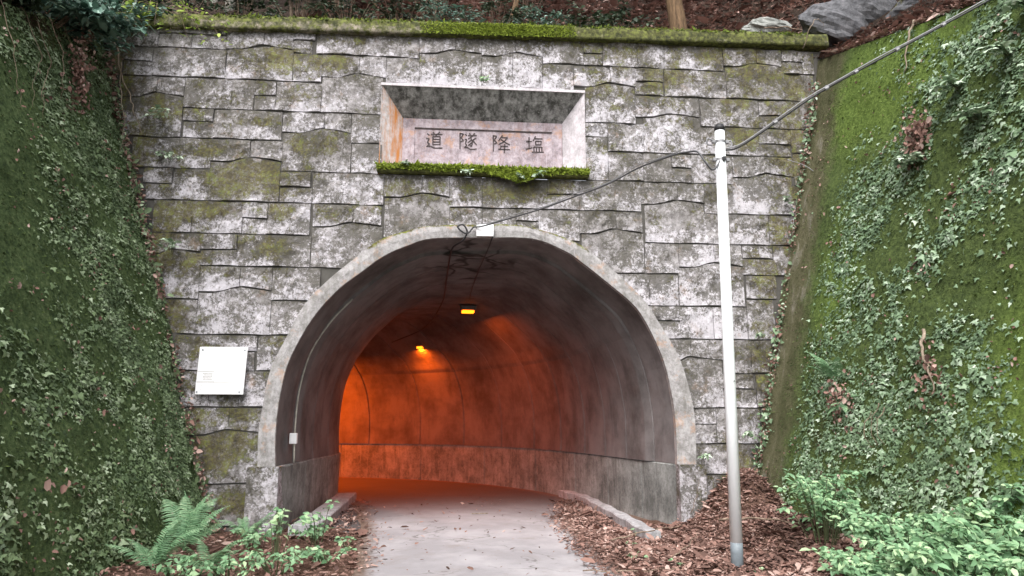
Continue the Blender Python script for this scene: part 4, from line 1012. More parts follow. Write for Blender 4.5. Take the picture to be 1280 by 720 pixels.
# ================================================================ GROUND, ROAD
def road_edges(y):
    l = np.interp(y, [-16, -6, -2.8, -1.4, 0.5, 2.9, 4.3], [-1.2, -0.95, -0.74, -0.85, -1.05, -1.5, -1.85])
    r = np.interp(y, [-16, -6, -3.0, -1.1, 1.1, 2.6, 4.3], [1.9, 1.75, 1.6, 1.58, 1.68, 2.0, 2.2])
    return l, r
g = grid('ground', lambda U, V: (-150 + 300 * U, -150 + 300 * V, -0.06 + 0 * U), 12, 12, M_SOIL, None, True)
tag(g, kind='structure')
def verge(U, V):
    Y = -15.5 + 16.2 * V; X = -4.2 + 9.8 * U
    l, r = road_edges(Y); d = np.where(X < 0.4, l - X, X - r)
    Z = 0.0 + 0.025 * np.clip(d, -0.3, 2.0) * (d > -0.3) + 0.05 * (vnoise(X * 3, Y * 3, seed=5, oct=4) - 0.5) * np.clip(d + 0.2, 0, 1) * 2
    Z = np.where(d < -0.15, -0.04, Z - 0.008)
    return X, Y, Z
tag(grid('verge', verge, 130, 200, M_LITTERBED, None, True), kind='structure')
def deep_floor(U, V):
    i = np.clip((V * (NS - 1)).astype(int), 0, NS - 1)
    L = np.array([[p.x, p.y] for p in LW])[i]; R = np.array([[p.x, p.y] for p in RW])[i]
    X = L[:, 0] * (1 - U) + R[:, 0] * U; Y = L[:, 1] * (1 - U) + R[:, 1] * U
    return X, Y, 0.02 * np.abs(U - 0.5) - 0.004 + 0 * X
def road(U, V):
    Y = -16 + 20.3 * V; l, r = road_edges(Y)
    wob = 0.10 * (vnoise(Y * 2, U * 0 + 3, seed=14, oct=3) - 0.5)
    wob2 = 0.12 * (vnoise(Y * 2, U * 0 + 9, seed=15, oct=3) - 0.5)
    X = (l + wob - 0.25) * (1 - U) + (r + wob2 + 0.25) * U
    crown = 0.03 * (1 - (2 * U - 1) ** 2)
    return X, Y, crown + 0.006 + 0.012 * (vnoise(X * 1.2, Y * 1.2, seed=12) - 0.5)
U_, V_ = np.meshgrid(np.linspace(0, 1, 40), np.linspace(0, 1, 160), indexing='ij'); uu = U_.ravel(); gy = np.clip((-16 + 20.3 * V_.ravel() + 0.2) / 4.4, 0, 1); gy = gy * gy * (3 - 2 * gy)  # gy: painted fade to dark as the road enters the tunnel
em = np.clip(1 - np.minimum(uu, 1 - uu) * 6.0, 0, 1) * 0.9
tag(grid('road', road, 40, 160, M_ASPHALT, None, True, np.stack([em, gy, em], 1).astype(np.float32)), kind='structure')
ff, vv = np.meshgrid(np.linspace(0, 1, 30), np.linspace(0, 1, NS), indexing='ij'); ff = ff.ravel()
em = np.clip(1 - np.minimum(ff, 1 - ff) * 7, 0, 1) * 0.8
tag(grid('tunnel_floor', deep_floor, 30, NS, M_ASPHALT, None, True, np.stack([em, em * 0 + 1, em], 1).astype(np.float32)), kind='structure')  # full painted dimness over the whole tunnel floor

# heap of leaf litter against the foot of the right corner
def heap_z(x, y):
    a = 0.78 * np.exp(-((x - 4.25) / 0.62) ** 2 - ((y + 0.15) / 0.85) ** 2)
    b = 0.34 * np.exp(-((x - 4.15) / 0.65) ** 2 - ((y + 1.5) / 1.0) ** 2)
    c_ = 0.03 * np.exp(-((x - 3.5) / 0.4) ** 2 - ((y + 1.3) / 1.0) ** 2)
    e = 0.0
    base = -0.03 + 0.05 * np.clip(x - 3.1, 0, 2)
    return np.maximum(a, b) + 0.4 * np.minimum(a, b) + c_ + e + base + 0.05 * (vnoise(x * 4, y * 4, seed=41, oct=4) - 0.5)
def heap(U, V):
    X = 1.75 + 3.6 * U; Y = -6.0 + 6.1 * V
    Z = heap_z(X, Y)
    edge = np.clip(np.minimum(U * 5, (1 - V * 0) ) , 0, 1)
    return X, Y, Z * edge - 0.05 * (1 - edge)
tag(grid('leaf_mould_mound', heap, 110, 150, M_LITTERBED, None, True), kind='structure')

def litter(name, n, xs, ys, zf, size, label, dens=None, m=None, tilt=0.32):
    X = rng.uniform(xs[0], xs[1], n); Y = rng.uniform(ys[0], ys[1], n)
    if dens is not None:
        k = rng.random(n) < dens(X, Y); X, Y = X[k], Y[k]
    q = len(X); Z = zf(X, Y) + 0.008 + 0.02 * rng.random(q)
    tint = np.clip(rng.normal(0.42, 0.22, q) + 0.9 * (vnoise(X * 2.6, Y * 2.6, seed=47, oct=3) - 0.5), 0, 1)
    o = leaves(name, np.stack([X, Y, Z], 1), np.tile([0, -0.1, 1.0], (q, 1)), rng.normal(0, 1, (q, 3)) * [1, 1, 0.1], size * rng.lognormal(0, 0.5, q), T_FLAT, m or M_LITTER, None, tilt, 0.3, tint)
    return tag(o, label, 'dead leaves', kind='stuff')
def dh(x, y):
    l, r = road_edges(y)
    return np.clip((x - r + 0.25) * 1.1, 0, 1) * (x < xr(y, 0.3)) * np.clip(0.45 + 1.3 * (vnoise(x * 2.2, y * 2.2, seed=45, oct=3) - 0.2), 0.1, 1) * ((y < 0) | (x < 2.5)) * (1 - 0.97 * ((x > 2.44) & (x < 2.74) & (y > -1.25)))
def vz(x, y):
    l, r = road_edges(y); d = np.where(x < 0.4, l - x, x - r)
    return 0.025 * np.clip(d, 0, 2) + 0.005 + 0.05 * (vnoise(x * 3, y * 3, seed=5, oct=4) - 0.5) * np.clip(d + 0.2, 0, 1) * 2
litter('leaf_litter', 120000, (1.4, 5.2), (-6.5, 3.4), lambda x, y: np.where((x > 1.8) & (y < 0.1), np.maximum(heap_z(x, np.minimum(y, 0.1)), vz(x, y) + 0.01), 0.03), 0.034, 'reddish brown leaf litter heaped at the foot of the right wall and along the road', dh)
def dl(x, y):
    l, r = road_edges(y)
    return np.clip((l - x + 0.18) * 0.8, 0, 0.45) * np.clip(0.3 + 1.4 * (vnoise(x * 2.5, y * 2.5, seed=46, oct=3) - 0.25), 0.05, 1)
litter('leaf_litter', 26000, (-3.4, -0.5), (-6.5, 4.0), vz, 0.040, 'reddish dead leaves strewn along the left edge of the road', dl)
litter('leaf_litter', 260, (-1.4, 2.0), (-6.0, 4.0), lambda x, y: 0.035 + 0 * x, 0.036, 'few single dead leaves scattered over the asphalt')

# ---------------------------------------------------------------- hillside behind and above
def hill_z(x, y):
    xl_e = xl(np.minimum(y, 0), 7.2) - 0.1; xr_e = xr(np.minimum(y, 0), 7.3) + 0.1
    yc = np.minimum(y, 0)
    tl = np.where(yc > -6, 7.35 + 0.42 * yc, 4.83); trr = np.where(yc > -9, 7.50 + 0.31 * yc, 4.71)
    n = (vnoise(x * 0.6, y * 0.6, seed=31, oct=4) - 0.5)
    back = 7.80 + 0.86 * np.clip(y - 0.6, -0.2, 40)
    left = tl + 0.95 * np.clip(xl_e - x, -1, 40) + 0.85 * np.clip(y, 0, 40)
    right = trr + 0.85 * np.clip(x - xr_e, -1, 40) + 0.8 * np.clip(y, 0, 40)
    z = np.where(x < -5.4, left, np.where(x > 6.3, right, back))
    z = np.where((y > 0.5) & (x < -5.4), np.maximum(left, back - 0.4), z); z = np.where((y > 0.5) & (x > 6.3), np.maximum(right * 0.5 + back * 0.5, back - 0.6), z)
    return z + n * 0.5
def hill_l(U, V):
    Y = -16 + 17.5 * V; w = U ** 1.6 * 24; X = xl(np.minimum(Y, 0), np.where(Y > -6, 7.35 + 0.42 * np.minimum(Y, 0), 4.83)) - 0.10 - w
    t = np.where(Y > -6, 7.35 + 0.42 * np.minimum(Y, 0), 4.83)
    return X, Y, t + 0.02 + 0.95 * w + 0.85 * np.clip(Y, 0, 9) + (vnoise(X * 0.9, Y * 0.9, seed=31, oct=5) - 0.5) * np.clip(w, 0, 1) * 0.6
def hill_r(U, V):
    Y = -16 + 17.5 * V; t = np.where(Y > -9, 7.50 + 0.31 * np.minimum(Y, 0), 4.71); w = U ** 1.6 * 24; X = xr(np.minimum(Y, 0), t) + 0.10 + w
    return X, Y, t + 0.02 + 0.85 * w + 0.80 * np.clip(Y, 0, 9) + (vnoise(X * 0.9, Y * 0.9, seed=32, oct=5) - 0.5) * np.clip(w, 0, 1) * 0.6
def hill_b(U, V):
    X = -30 + 60 * U; Y = 0.55 + 24 * V ** 1.5
    side = np.clip(np.abs(X - 0.4) - 5.6, 0, 30)
    return X, Y, 7.80 + 0.012 * (X + 2) + 0.88 * (Y - 0.55) + 0.9 * side * np.clip(1 - V * 0.2, 0, 1) + (vnoise(X * 1.1, Y * 1.1, seed=33, oct=5) - 0.5) * 0.5 * np.clip((Y - 0.4), 0, 1)
tag(grid('hillside', hill_l, 50, 90, M_SOIL, None, True), kind='structure')
tag(grid('hillside', hill_r, 50, 90, M_SOIL, None, True), kind='structure')
tag(grid('hillside', hill_b, 220, 50, M_SOIL, None, True), kind='structure')
def hb(x, y): 
    side = np.clip(np.abs(x - 0.4) - 5.6, 0, 30); V = ((np.asarray(y) - 0.55) / 24).clip(0, 1) ** (1 / 1.5)
    return 7.80 + 0.012 * (x + 2) + 0.88 * (y - 0.55) + 0.9 * side * np.clip(1 - V * 0.2, 0, 1) + (vnoise(np.asarray(x) * 1.1, np.asarray(y) * 1.1, seed=33, oct=5) - 0.5) * 0.5 * np.clip((np.asarray(y) - 0.4), 0, 1)
litter('leaf_litter', 42000, (-3.0, 9.0), (0.6, 6.0), lambda x, y: hb(x, y), 0.06, 'brown leaf litter lying on the slope above the coping')
def rr_z(x, y):
    t = 7.50 + 0.31 * np.minimum(y, 0); xe = xr(np.minimum(y, 0), t) + 0.1; w = np.clip(x - xe, 0, 20)
    return t + 0.04 + 0.85 * w + (vnoise(x * 0.9, y * 0.9, seed=32, oct=5) - 0.5) * np.clip(w, 0, 1) * 0.6
litter('leaf_litter', 12000, (5.8, 8.6), (-4.6, 0.5), rr_z, 0.055, 'band of reddish leaves lying along the top of the right wall', lambda x, y: np.clip(1.2 - np.abs(x - xr(y, 7.3) - 0.15) * 1.6, 0.0, 1) * (x > xr(y, 7.4 + 0.31 * y) - 0.02))

def boulder(name, c, r, sq, m, label, seed, moss=0.4):
    nu, nv = 64, 40; v = []; mask = []
    for i in range(nu):
        for j in range(nv):
            th = 2 * math.pi * i / nu; ph = math.pi * j / (nv - 1)
            d = Vector((math.sin(ph) * math.cos(th), math.sin(ph) * math.sin(th), math.cos(ph)))
            k = 1 + 0.75 * (float(vnoise(d.x * 1.6 + seed + d.z, d.y * 1.6 - d.z, seed=seed, oct=5)) - 0.5); k = round(k * 14) / 14 * 0.25 + k * 0.75
            v.append((c[0] + d.x * r * sq[0] * k, c[1] + d.y * r * sq[1] * k, c[2] + d.z * r * sq[2] * k)); mask.append((moss * max(0.2, d.z), 0.5, 0.5))
    f = []
    for i in range(nu):
        for j in range(nv - 1):
            a = i * nv + j; b = ((i + 1) % nu) * nv + j; f.append((a, a + 1, b + 1, b))
    o = mk(name, v, f, m, None, False, np.array(mask, np.float32))
    return tag(o, label, 'rock')
boulder('rock_outcrop', (6.95, 0.55, 8.25), 0.95, (1.05, 0.75, 0.75), M_ROCK, 'big dark bedrock hump above the right end of the coping', 3, 0.2)
boulder('rock_outcrop', (7.55, -0.75, 7.95), 0.62, (0.75, 1.1, 0.8), M_ROCK, 'mossy green rock hump above the top of the right wall', 9, 1.3)
boulder('boulder', (6.0, 1.5, 8.95), 0.40, (1.3, 0.7, 0.5), M_PALEROCK, 'flat pale rock lying on the slope above the coping', 5)
boulder('boulder', (6.42, 0.98, 8.42), 0.22, (1.2, 0.7, 0.55), M_PALEROCK, 'small pale rock at the very end of the coping, below the flat one', 6)
# ================================================================ PLANTS
def fern_frond_mesh(name, L, npair, w, arch, m, seed):
    r = random.Random(seed); v = []; f = []; tint = []
    def P(t): return Vector((0, L * t * (1 - 0.10 * t), L * (arch[0] * t - arch[1] * t * t)))
    for i in range(13):
        p = P(i / 12); s = 0.006 * (1 - i / 13) + 0.001
        v += [(p.x - s, p.y, p.z), (p.x + s, p.y, p.z)]; tint += [0.3, 0.3]
    for i in range(12): a = i * 2; f.append((a, a + 1, a + 3, a + 2))
    for k in range(npair):
        t = 0.14 + 0.85 * k / (npair - 1); p = P(t); q = P(min(t + 0.02, 1)); d = (q - p).normalized() if (q - p).length > 0 else Vector((0, 1, 0))
        ll = w * math.sin(min(1, (t + 0.12)) ** 0.75 * math.pi) ** 0.7 * (1.0 if t < 0.9 else 0.6) + 0.01
        up = Vector((1, 0, 0)).cross(d)
        for sgn in (-1, 1):
            side = Vector((sgn, 0, 0)) + d * r.uniform(0.25, 0.45) - up * r.uniform(0.05, 0.3); side.normalize()
            o = len(v); wd = L * 0.85 / npair * 0.62
            tip = p + side * ll + Vector((0, 0, -ll * 0.18))
            mid = p + side * ll * 0.5
            for q_ in (p - d * wd * 0.4, mid - d * wd * 0.55, tip, mid + d * wd * 0.55, p + d * wd * 0.5, mid + up * 0.004): v.append(tuple(q_))
            tt = r.gauss(0.5, 0.12) + 0.25 * t; tint += [tt] * 6
            f += [(o, o + 1, o + 5), (o + 1, o + 2, o + 5), (o + 2, o + 3, o + 5), (o + 3, o + 4, o + 5), (o + 4, o, o + 5)]
    me_o = mk(name, v, f, m, None, False, np.clip(np.array(tint, np.float32), 0, 1)[:, None].repeat(3, 1))
    me = me_o.data; bpy.data.objects.remove(me_o); return me
FR = [fern_frond_mesh('frond', 1.0, 26, 0.17, a, M_FERN, s) for a, s in (((0.75, 0.55), 1), ((1.0, 0.85), 2), ((0.45, 0.5), 3))]
FR2 = [fern_frond_mesh('frond', 1.0, 18, 0.12, a, M_IVY_R, s) for a, s in (((0.75, 0.75), 4), ((0.5, 0.7), 5))]
def fern(loc, fr, n, L, label, spread=(0, 360), tilt=(15, 55), seed=0, group=None, cat='fern', base=None):
    r = random.Random(seed); e = empty('fern', loc, label, cat, group)
    for i in range(n):
        o = bpy.data.objects.new('frond', r.choice(fr)); scene.collection.objects.link(o); o.parent = e
        az = math.radians(spread[0] + (spread[1] - spread[0]) * (i + r.uniform(0.1, 0.9)) / n)
        M = Matrix.Rotation(az, 4, 'Z') @ Matrix.Rotation(math.radians(r.uniform(*tilt)), 4, 'X') @ Matrix.Rotation(r.uniform(-0.4, 0.4), 4, 'Y')
        if base is not None: M = base @ M
        s = L * r.uniform(0.75, 1.1)
        o.matrix_local = M @ Matrix.Scale(s, 4)
    return e
def stems_and_leaves(name, loc, label, cat, nst, h, spread, nl, ls, tm, mleaf, group=None, big=0, droop=0.25, lean=(0, 0, 0), seed=0, stem_r=0.006, mstem=None, up=0.6, tintmu=0.5):
    """a leafy plant: stems as one part, the largest leaves as separate leaves, the rest as foliage"""
    r = random.Random(seed); e = empty(name, loc, label, cat, group); L0 = Vector(loc); ln = Vector(lean)
    b = MB(); P = []; D = []; Nn = []
    for i in range(nst):
        az = r.uniform(0, 2 * math.pi); rr = spread * math.sqrt(r.random()); hh = h * r.uniform(0.55, 1.05)
        tip = L0 + Vector((math.cos(az) * rr, math.sin(az) * rr, hh)) + ln * hh
        base = L0 + Vector((math.cos(az) * rr * 0.25, math.sin(az) * rr * 0.25, 0))
        mid = base.lerp(tip, 0.55) + Vector((0, 0, hh * 0.16))
        pts = spline([base, mid, tip + Vector((0, 0, -droop * hh * 0.4))], 4)
        b.tube(pts, [stem_r * (1 - 0.75 * k / len(pts)) for k in range(len(pts))], 4, False)
        for k in range(nl):
            t = 0.25 + 0.75 * r.random() ** 0.7; q = pts[min(int(t * (len(pts) - 1)), len(pts) - 2)].lerp(pts[min(int(t * (len(pts) - 1)) + 1, len(pts) - 1)], r.random())
            a2 = r.uniform(0, 2 * math.pi); off = Vector((math.cos(a2), math.sin(a2), r.uniform(-0.3, 0.35)))
            q = q + off * r.uniform(0.01, 0.16) * spread * 0.8
            P.append(q); D.append(off + Vector((0, -0.2, -droop))); Nn.append((r.gauss(0, .25), -0.35 + r.gauss(0, .25), 1 * up + 0.4))
    b.build('stems', mstem or M_STEM, e, True)
    P = np.array([tuple(p) for p in P]); D = np.array([tuple(d) for d in D]); Nn = np.array(Nn)
    S = ls * rng.lognormal(0, 0.25, len(P)); tint = np.clip(rng.normal(tintmu, 0.28, len(P)), 0, 1)
    if big:
        idx = np.argsort(-(S - 0.02 * P[:, 1] + 0.02 * rng.random(len(S))))[:big]
        ml = []
        for k in range(4):
            o = leaves('leaf', np.zeros((1, 3)), np.array([[0, 0, 1.0]]), np.array([[0, 1.0, 0]]), 1.0, tm, mleaf, None, 0.0, 0.0, np.array([(0.25, 0.45, 0.65, 0.9)[k]])); ml.append(o.data); bpy.data.objects.remove(o)
        for j in idx:
            n = Vector(Nn[j]).normalized(); d = Vector(D[j]); d = (d - n * d.dot(n)).normalized(); x = d.cross(n)
            M = Matrix((( x.x, d.x, n.x, P[j][0] - L0.x), (x.y, d.y, n.y, P[j][1] - L0.y), (x.z, d.z, n.z, P[j][2] - L0.z), (0, 0, 0, 1)))
            o = bpy.data.objects.new('leaf', ml[min(int(tint[j] * 4), 3)]); scene.collection.objects.link(o); o.parent = e; o.matrix_local = M @ Matrix.Scale(float(S[j]), 4)
        k = np.ones(len(P), bool); k[idx] = False; P, D, Nn, S, tint = P[k], D[k], Nn[k], S[k], tint[k]
    if len(P):
        o = leaves('foliage', P, Nn, D, S, tm, mleaf, e, 0.3, 0.35, tint); o['kind'] = 'stuff'
    return e

T_WEED = tmpl_oval(0.27, 0.18)
# ferns and weeds at the foot of the left wall
fern((-3.0, -1.75, 0.10), FR, 9, 0.78, 'large green fern with tall fronds at the left wall foot', (-80, 60), (30, 62), 3)
fern((-2.98, -2.6, 0.05), FR, 10, 0.66, 'low bluish fern clump in the bottom left corner by the wall', (-120, 100), (10, 50), 8)
fern((-2.5, -2.45, 0.0), FR, 9, 0.60, 'low spreading fern in front of the large one', (-140, 140), (0, 35), 12)
fern((-2.55, -0.95, 0.08), FR, 6, 0.50, 'small yellow green fern at the foot of the left jamb', (-90, 90), (5, 30), 15)
stems_and_leaves('weed', (-1.95, -1.9, 0.02), 'leafy weed with broad green leaves before the left jamb', 'weed', 9, 0.62, 0.28, 6, 0.085, T_WEED, M_SHRUB, seed=4, big=30)
stems_and_leaves('weed', (-1.62, -1.15, 0.02), 'taller broad-leaved weed by the left kerb end', 'weed', 8, 0.60, 0.26, 6, 0.085, T_WEED, M_SHRUB, seed=9, big=30)
stems_and_leaves('weed', (-1.75, -2.7, 0.02), 'mixed low weeds at the left road edge, nearest the camera', 'weed', 18, 0.26, 0.42, 8, 0.055, T_WEED, M_SHRUB, seed=14, big=20, tintmu=0.4)
stems_and_leaves('weed', (-1.25, -1.3, 0.02), 'tiny green seedling among the leaves beside the left kerb', 'weed', 5, 0.14, 0.13, 4, 0.06, T_WEED, M_SHRUB, seed=15)
for k, (x, y, h, lab) in enumerate(((-2.35, -1.35, 0.30, 'low weed between the large fern and the left jamb'), (-2.1, -3.05, 0.26, 'low weed at the bottom picture edge right of the ferns'), (-1.35, -2.2, 0.16, 'sparse sprouts at the left road edge'), (-2.55, -3.2, 0.30, 'weed in front of the ferns at the bottom picture edge'), (-1.75, -0.75, 0.2, 'small weed against the left kerb'))):
    stems_and_leaves('weed', (x, y, 0.02), lab, 'weed', 14, h, 0.30, 8, 0.06, T_WEED, M_SHRUB, seed=170 + k, big=0, tintmu=0.4)
# seedlings on the right
for k, (x, y, h, lab) in enumerate(((2.15, -1.55, 0.16, 'small seedling in front of the right kerb end'), (2.55, -0.75, 0.22, 'small green sprout between the right kerb and the bench'),
                                    (2.45, -2.75, 0.20, 'seedling with few broad leaves left of the pole foot'), (2.05, -2.3, 0.14, 'tiny seedling in the litter at the right road edge'), (3.12, -3.05, 0.14, 'low green sprout at the foot of the pole'))):
    zz = float(heap_z(np.array(x), np.array(y)))
    stems_and_leaves('seedling', (x, y, zz - 0.02), lab, 'seedling', 4, h, 0.12, 5, 0.055, T_WEED, M_SHRUB, seed=20 + k, big=0, group='seedlings in the leaf litter')
# pale green bushes bottom right
BUSH = [((4.25, -2.35, 0.1), 0.98, 0.52, 'upright pale green bush rising highest beside the leaf heap', 34, 30, 0.062),
        ((4.55, -3.4, 0.1), 0.60, 0.70, 'broad pale green bush in the middle of the right thicket', 46, 32, 0.066),
        ((3.95, -3.95, 0.0), 0.42, 0.62, 'low pale green bush at the bottom edge right of the pole', 44, 26, 0.062),
        ((4.75, -4.5, 0.1), 0.72, 0.62, 'pale green bush with larger leaves at the right picture edge', 44, 32, 0.072),
        ((4.1, -4.75, 0.0), 0.62, 0.65, 'nearest pale green bush in the bottom right corner', 46, 32, 0.072),
        ((5.2, -3.9, 0.3), 0.82, 0.5, 'pale green bush against the right wall at the picture edge', 30, 26, 0.068)]
for k, (loc, h, sp, lab, ns_, nl_, ls_) in enumerate(BUSH):
    stems_and_leaves('bush', loc, lab, 'bush', ns_, h, sp, nl_, ls_, tmpl_oval(0.24, 0.16), M_SHRUB, seed=40 + k, big=50, group='pale green bushes under the right wall', droop=0.35)

# plants on the walls
def wbase(side): return Matrix.Rotation(math.radians(90 * -side), 4, 'Z') @ Matrix.Rotation(math.radians(-35), 4, 'X')
p = wpt(1, -1.55, 2.05, 0.05); fern(tuple(p), FR, 7, 0.52, 'pale fern growing out of the middle of the right wall', (20, 160), (10, 50), 31, base=Matrix.Identity(4))
p = wpt(1, -1.75, 1.75, 0.05); fern(tuple(p), FR, 5, 0.36, 'smaller fern drooping just below the one on the right wall', (40, 200), (-40, 10), 33)
for k, (y, z, L, lab) in enumerate(((-3.1, 5.45, 0.26, 'pale sprig of large leaves high on the right wall, left one'), (-3.75, 5.5, 0.30, 'pale sprig of large leaves near the top right picture edge'), (-2.5, 4.7, 0.25, 'pale sprig on the right wall below the dead leaf cluster'), (-3.4, 4.9, 0.28, 'large-leaved creeper sprig in the upper part of the right wall'), (-4.0, 5.95, 0.3, 'bluish leaves hanging over the wall top at the right picture edge'))):
    p = wpt(1, y, z, 0.02)
    stems_and_leaves('creeper_sprig', tuple(p), lab, 'creeper', 9, L, 0.22, 6, 0.11, T_IVY, M_IVY_R, seed=60 + k, droop=0.8, lean=(-0.5, -0.2, -0.6), group='large-leaved sprigs on the right wall', big=12, tintmu=0.7)
def dead_cluster(side, y, z, n, sz, label, dz=0.5):
    p = wpt(side, y, z, 0.06); P = p + rng.normal(0, 1, (n, 3)) * [0.05, 0.11, dz * 0.35]
    o = leaves('dead_leaf_cluster', P, np.tile([-side * 0.8, -0.4, 0.2], (n, 1)), np.tile([0, 0, -1.0], (n, 1)), sz * rng.lognormal(0, 0.3, n), T_CURL, M_LITTER, None, 0.7, 0.5)
    tag(o, label, 'dead leaves', kind='stuff')
dead_cluster(1, -2.55, 5.05, 330, 0.055, 'hanging cluster of withered brown leaves high on the right wall')
dead_cluster(1, -1.7, 1.75, 160, 0.05, 'withered brown leaves below the ferns on the right wall')
dead_cluster(1, -3.1, 2.1, 80, 0.05, 'withered leaves beside the bare root on the right wall')
dead_cluster(-1, -1.2, 6.0, 420, 0.055, 'withered brown leaves hanging from the top of the left wall', 1.1)
dead_cluster(-1, -3.2, 1.0, 8, 0.07, 'one orange and grey withered leaf tuft low on the left wall', 0.15)
def root(name, pts, r0, label, m=None, cat='root'):
    r0 = r0 * 0.75; b = MB(); S = spline(pts, 6); n = len(S)
    S = [q + Vector((0.012 * math.sin(i * 1.3), 0.012 * math.sin(i * 2.1 + 1), 0.01 * math.sin(i * 1.7))) for i, q in enumerate(S)]
    b.tube(S, [r0 * (1 - 0.7 * i / n) for i in range(n)], 6)
    return tag(b.build(name, m or M_ROOT, smooth=True), label, cat)
W = lambda s, y, z, o=0.05: tuple(wpt(s, y, z, o))
root('hanging_root', [W(1, -3.0, 2.55), W(1, -3.05, 2.3, 0.12), W(1, -3.15, 2.1, 0.12), W(1, -3.22, 1.85, 0.08)], 0.028, 'pale bent root sticking out of the right wall')
root('hanging_root', [W(1, -2.2, 6.9), W(1, -2.18, 6.6, 0.08), W(1, -2.15, 6.15, 0.05)], 0.024, 'grey root hanging straight down from the top of the right wall')
for k, (y, z, d) in enumerate(((-2.4, 1.75, 0.5), (-2.5, 1.7, 0.45), (-2.3, 1.65, 0.4))):
    root('dry_stalk', [W(1, y, z, 0.06), W(1, y + 0.05, z - d * 0.5, 0.1), W(1, y - 0.05, z - d, 0.07)], 0.007, ('longest thin dry stalk hanging low on the right wall', 'thin dry stalk nearest the camera low on the right wall', 'shortest thin dry stalk low on the right wall, nearest the portal')[k], M_TWIG, 'stalk')['group'] = 'dry stalks hanging on the right wall'
root('hanging_root', [(-5.05, -0.35, 7.0), (-4.98, -0.3, 6.6), (-4.85, -0.22, 6.3), (-4.78, -0.2, 6.05), (-4.62, -0.2, 5.7)], 0.020, 'thin tan root hanging in the top left corner beside the stones')
root('hanging_root', [(-5.0, -0.3, 6.8), (-4.95, -0.3, 6.3), (-4.85, -0.3, 5.8), (-4.88, -0.3, 5.3)], 0.012, 'thinner pale rootlet just left of the tan root')
_rr = random.Random(77)
for k in range(7):
    y = -0.8 - k * 0.33 + _rr.uniform(-0.15, 0.15); ln_ = _rr.uniform(0.4, 1.5); j = _rr.uniform(-0.12, 0.12)
    root('hanging_root', [W(-1, y, top_l(y) + 0.05, 0.03), W(-1, y - j, top_l(y) - ln_ * 0.4, 0.10), W(-1, y + j * 1.5, top_l(y) - ln_ * 0.7, 0.08), W(-1, y + j * 2.5, top_l(y) - ln_, 0.04)], _rr.uniform(0.004, 0.009), ('first', 'second', 'third', 'fourth', 'fifth', 'sixth', 'seventh')[k] + ' thin dry root dangling over the left wall, counted from the portal', M_TWIG)['group'] = 'dry roots dangling over the left wall'
root('bent_stalk', [(5.72, -0.16, 7.62), (5.80, -0.35, 7.95), (5.95, -0.3, 8.08), (6.1, -0.2, 8.02)], 0.012, 'pale bent dead stalk arching over the right end of the coping', M_ROOT, 'stalk')
for k, (a, b_, r_) in enumerate((((4.6, 0.8, 8.15), (6.3, 1.6, 9.0), 0.022), ((5.0, 0.7, 8.05), (5.9, 0.9, 8.5), 0.014), ((5.7, 1.1, 8.75), (6.5, 0.6, 8.3), 0.016), ((3.6, 0.7, 8.05), (2.6, 0.9, 8.12), 0.012))):
    A_, B_ = Vector(a), Vector(b_); root('fallen_branch', [a, tuple(A_.lerp(B_, 0.5) + Vector((0, 0, 0.10))), b_], r_, ('long dead branch leaning on the slope above the coping', 'short dead branch in front of the long one above the coping', 'dead branch crossing downwards above the coping end', 'thin twig lying along the top of the coping')[k], M_TWIG, 'branch')
for k, (pts, r_, lab) in enumerate(((((3.25, -1.75, .36), (3.7, -1.95, .40), (4.1, -2.1, .36)), 0.022, 'thick reddish stick lying across the leaf heap right of the pole'),
                                    (((1.9, -1.85, .16), (2.4, -1.6, .22), (2.9, -1.45, .26)), 0.016, 'grey stick lying in the litter left of the pole'),
                                    (((2.3, -2.9, .16), (2.6, -2.5, .2), (2.85, -2.1, .27)), 0.010, 'thin twig pointing at the pole foot'),
                                    (((1.35, -2.95, .05), (1.9, -3.15, .08), (2.3, -3.2, .12)), 0.010, 'thin reddish twig at the right road edge'),
                                    (((3.3, -0.6, .30), (3.38, -0.65, .55), (3.42, -0.6, .72)), 0.008, 'dry upright twig against the right jamb'))):
    root('fallen_stick', pts, r_, lab, M_TWIG, 'stick')
pc = MB(); pc.tube([(0.35, 1.6, 0.045), (0.62, 1.62, 0.045)], 0.008, 5); tag(pc.build('fallen_stick', M_ROOT), 'tiny pale stick lying on the road at the tunnel mouth', 'stick')

# moss and sprouts on the niche sill and the coping
def moss_tufts(x0, x1, zf, yf, n, label, ln=0.05, dens=None, tint=0.6):
    X = rng.uniform(x0, x1, n)
    if dens is not None: X = X[rng.random(n) < dens(X)]
    q = len(X); P = np.stack([X, yf(X, rng.random(q)), zf(X, rng.random(q))], 1)
    o = leaves('moss', P, np.tile([0, -1.0, 0.4], (q, 1)), np.tile([0, -0.7, 0.3], (q, 1)), ln * rng.lognormal(0, 0.3, q), (T_BLADE[0] * [4.5, 1, 1], T_BLADE[1]), M_MOSS, None, 0.6, 0.9, np.clip(rng.normal(tint, 0.2, q), 0, 1))
    return tag(o, label, 'moss', kind='stuff')
hang = lambda X: 0.05 + 0.15 * np.exp(-((X - 0.95) / 0.35) ** 2) + 0.05 * vnoise(X * 6, X * 0, seed=2)
moss_tufts(NX0 - 0.02, NX1 + 0.02, lambda X, r: NZ0 + 0.19 - r ** 1.3 * hang(X), lambda X, r: -0.13 - 0.03 * r, 9000, 'bright green moss cushion overhanging the niche sill', 0.042, lambda X: np.clip(1.1 - np.abs(X - 0.7) * 0.42, 0.3, 1), 0.62)
moss_tufts(-0.6, 1.9, lambda X, r: 7.735 + 0.0175 * (X + 4) - r * 0.2, lambda X, r: -0.115 - 0.02 * (r > 0.3) + 0.15 * (r < 0.3), 14000, 'yellow green moss growing on the middle of the coping', 0.026, lambda X: np.clip(1.2 - np.abs(X - 0.75) * 0.8, 0.1, 1), 0.6)
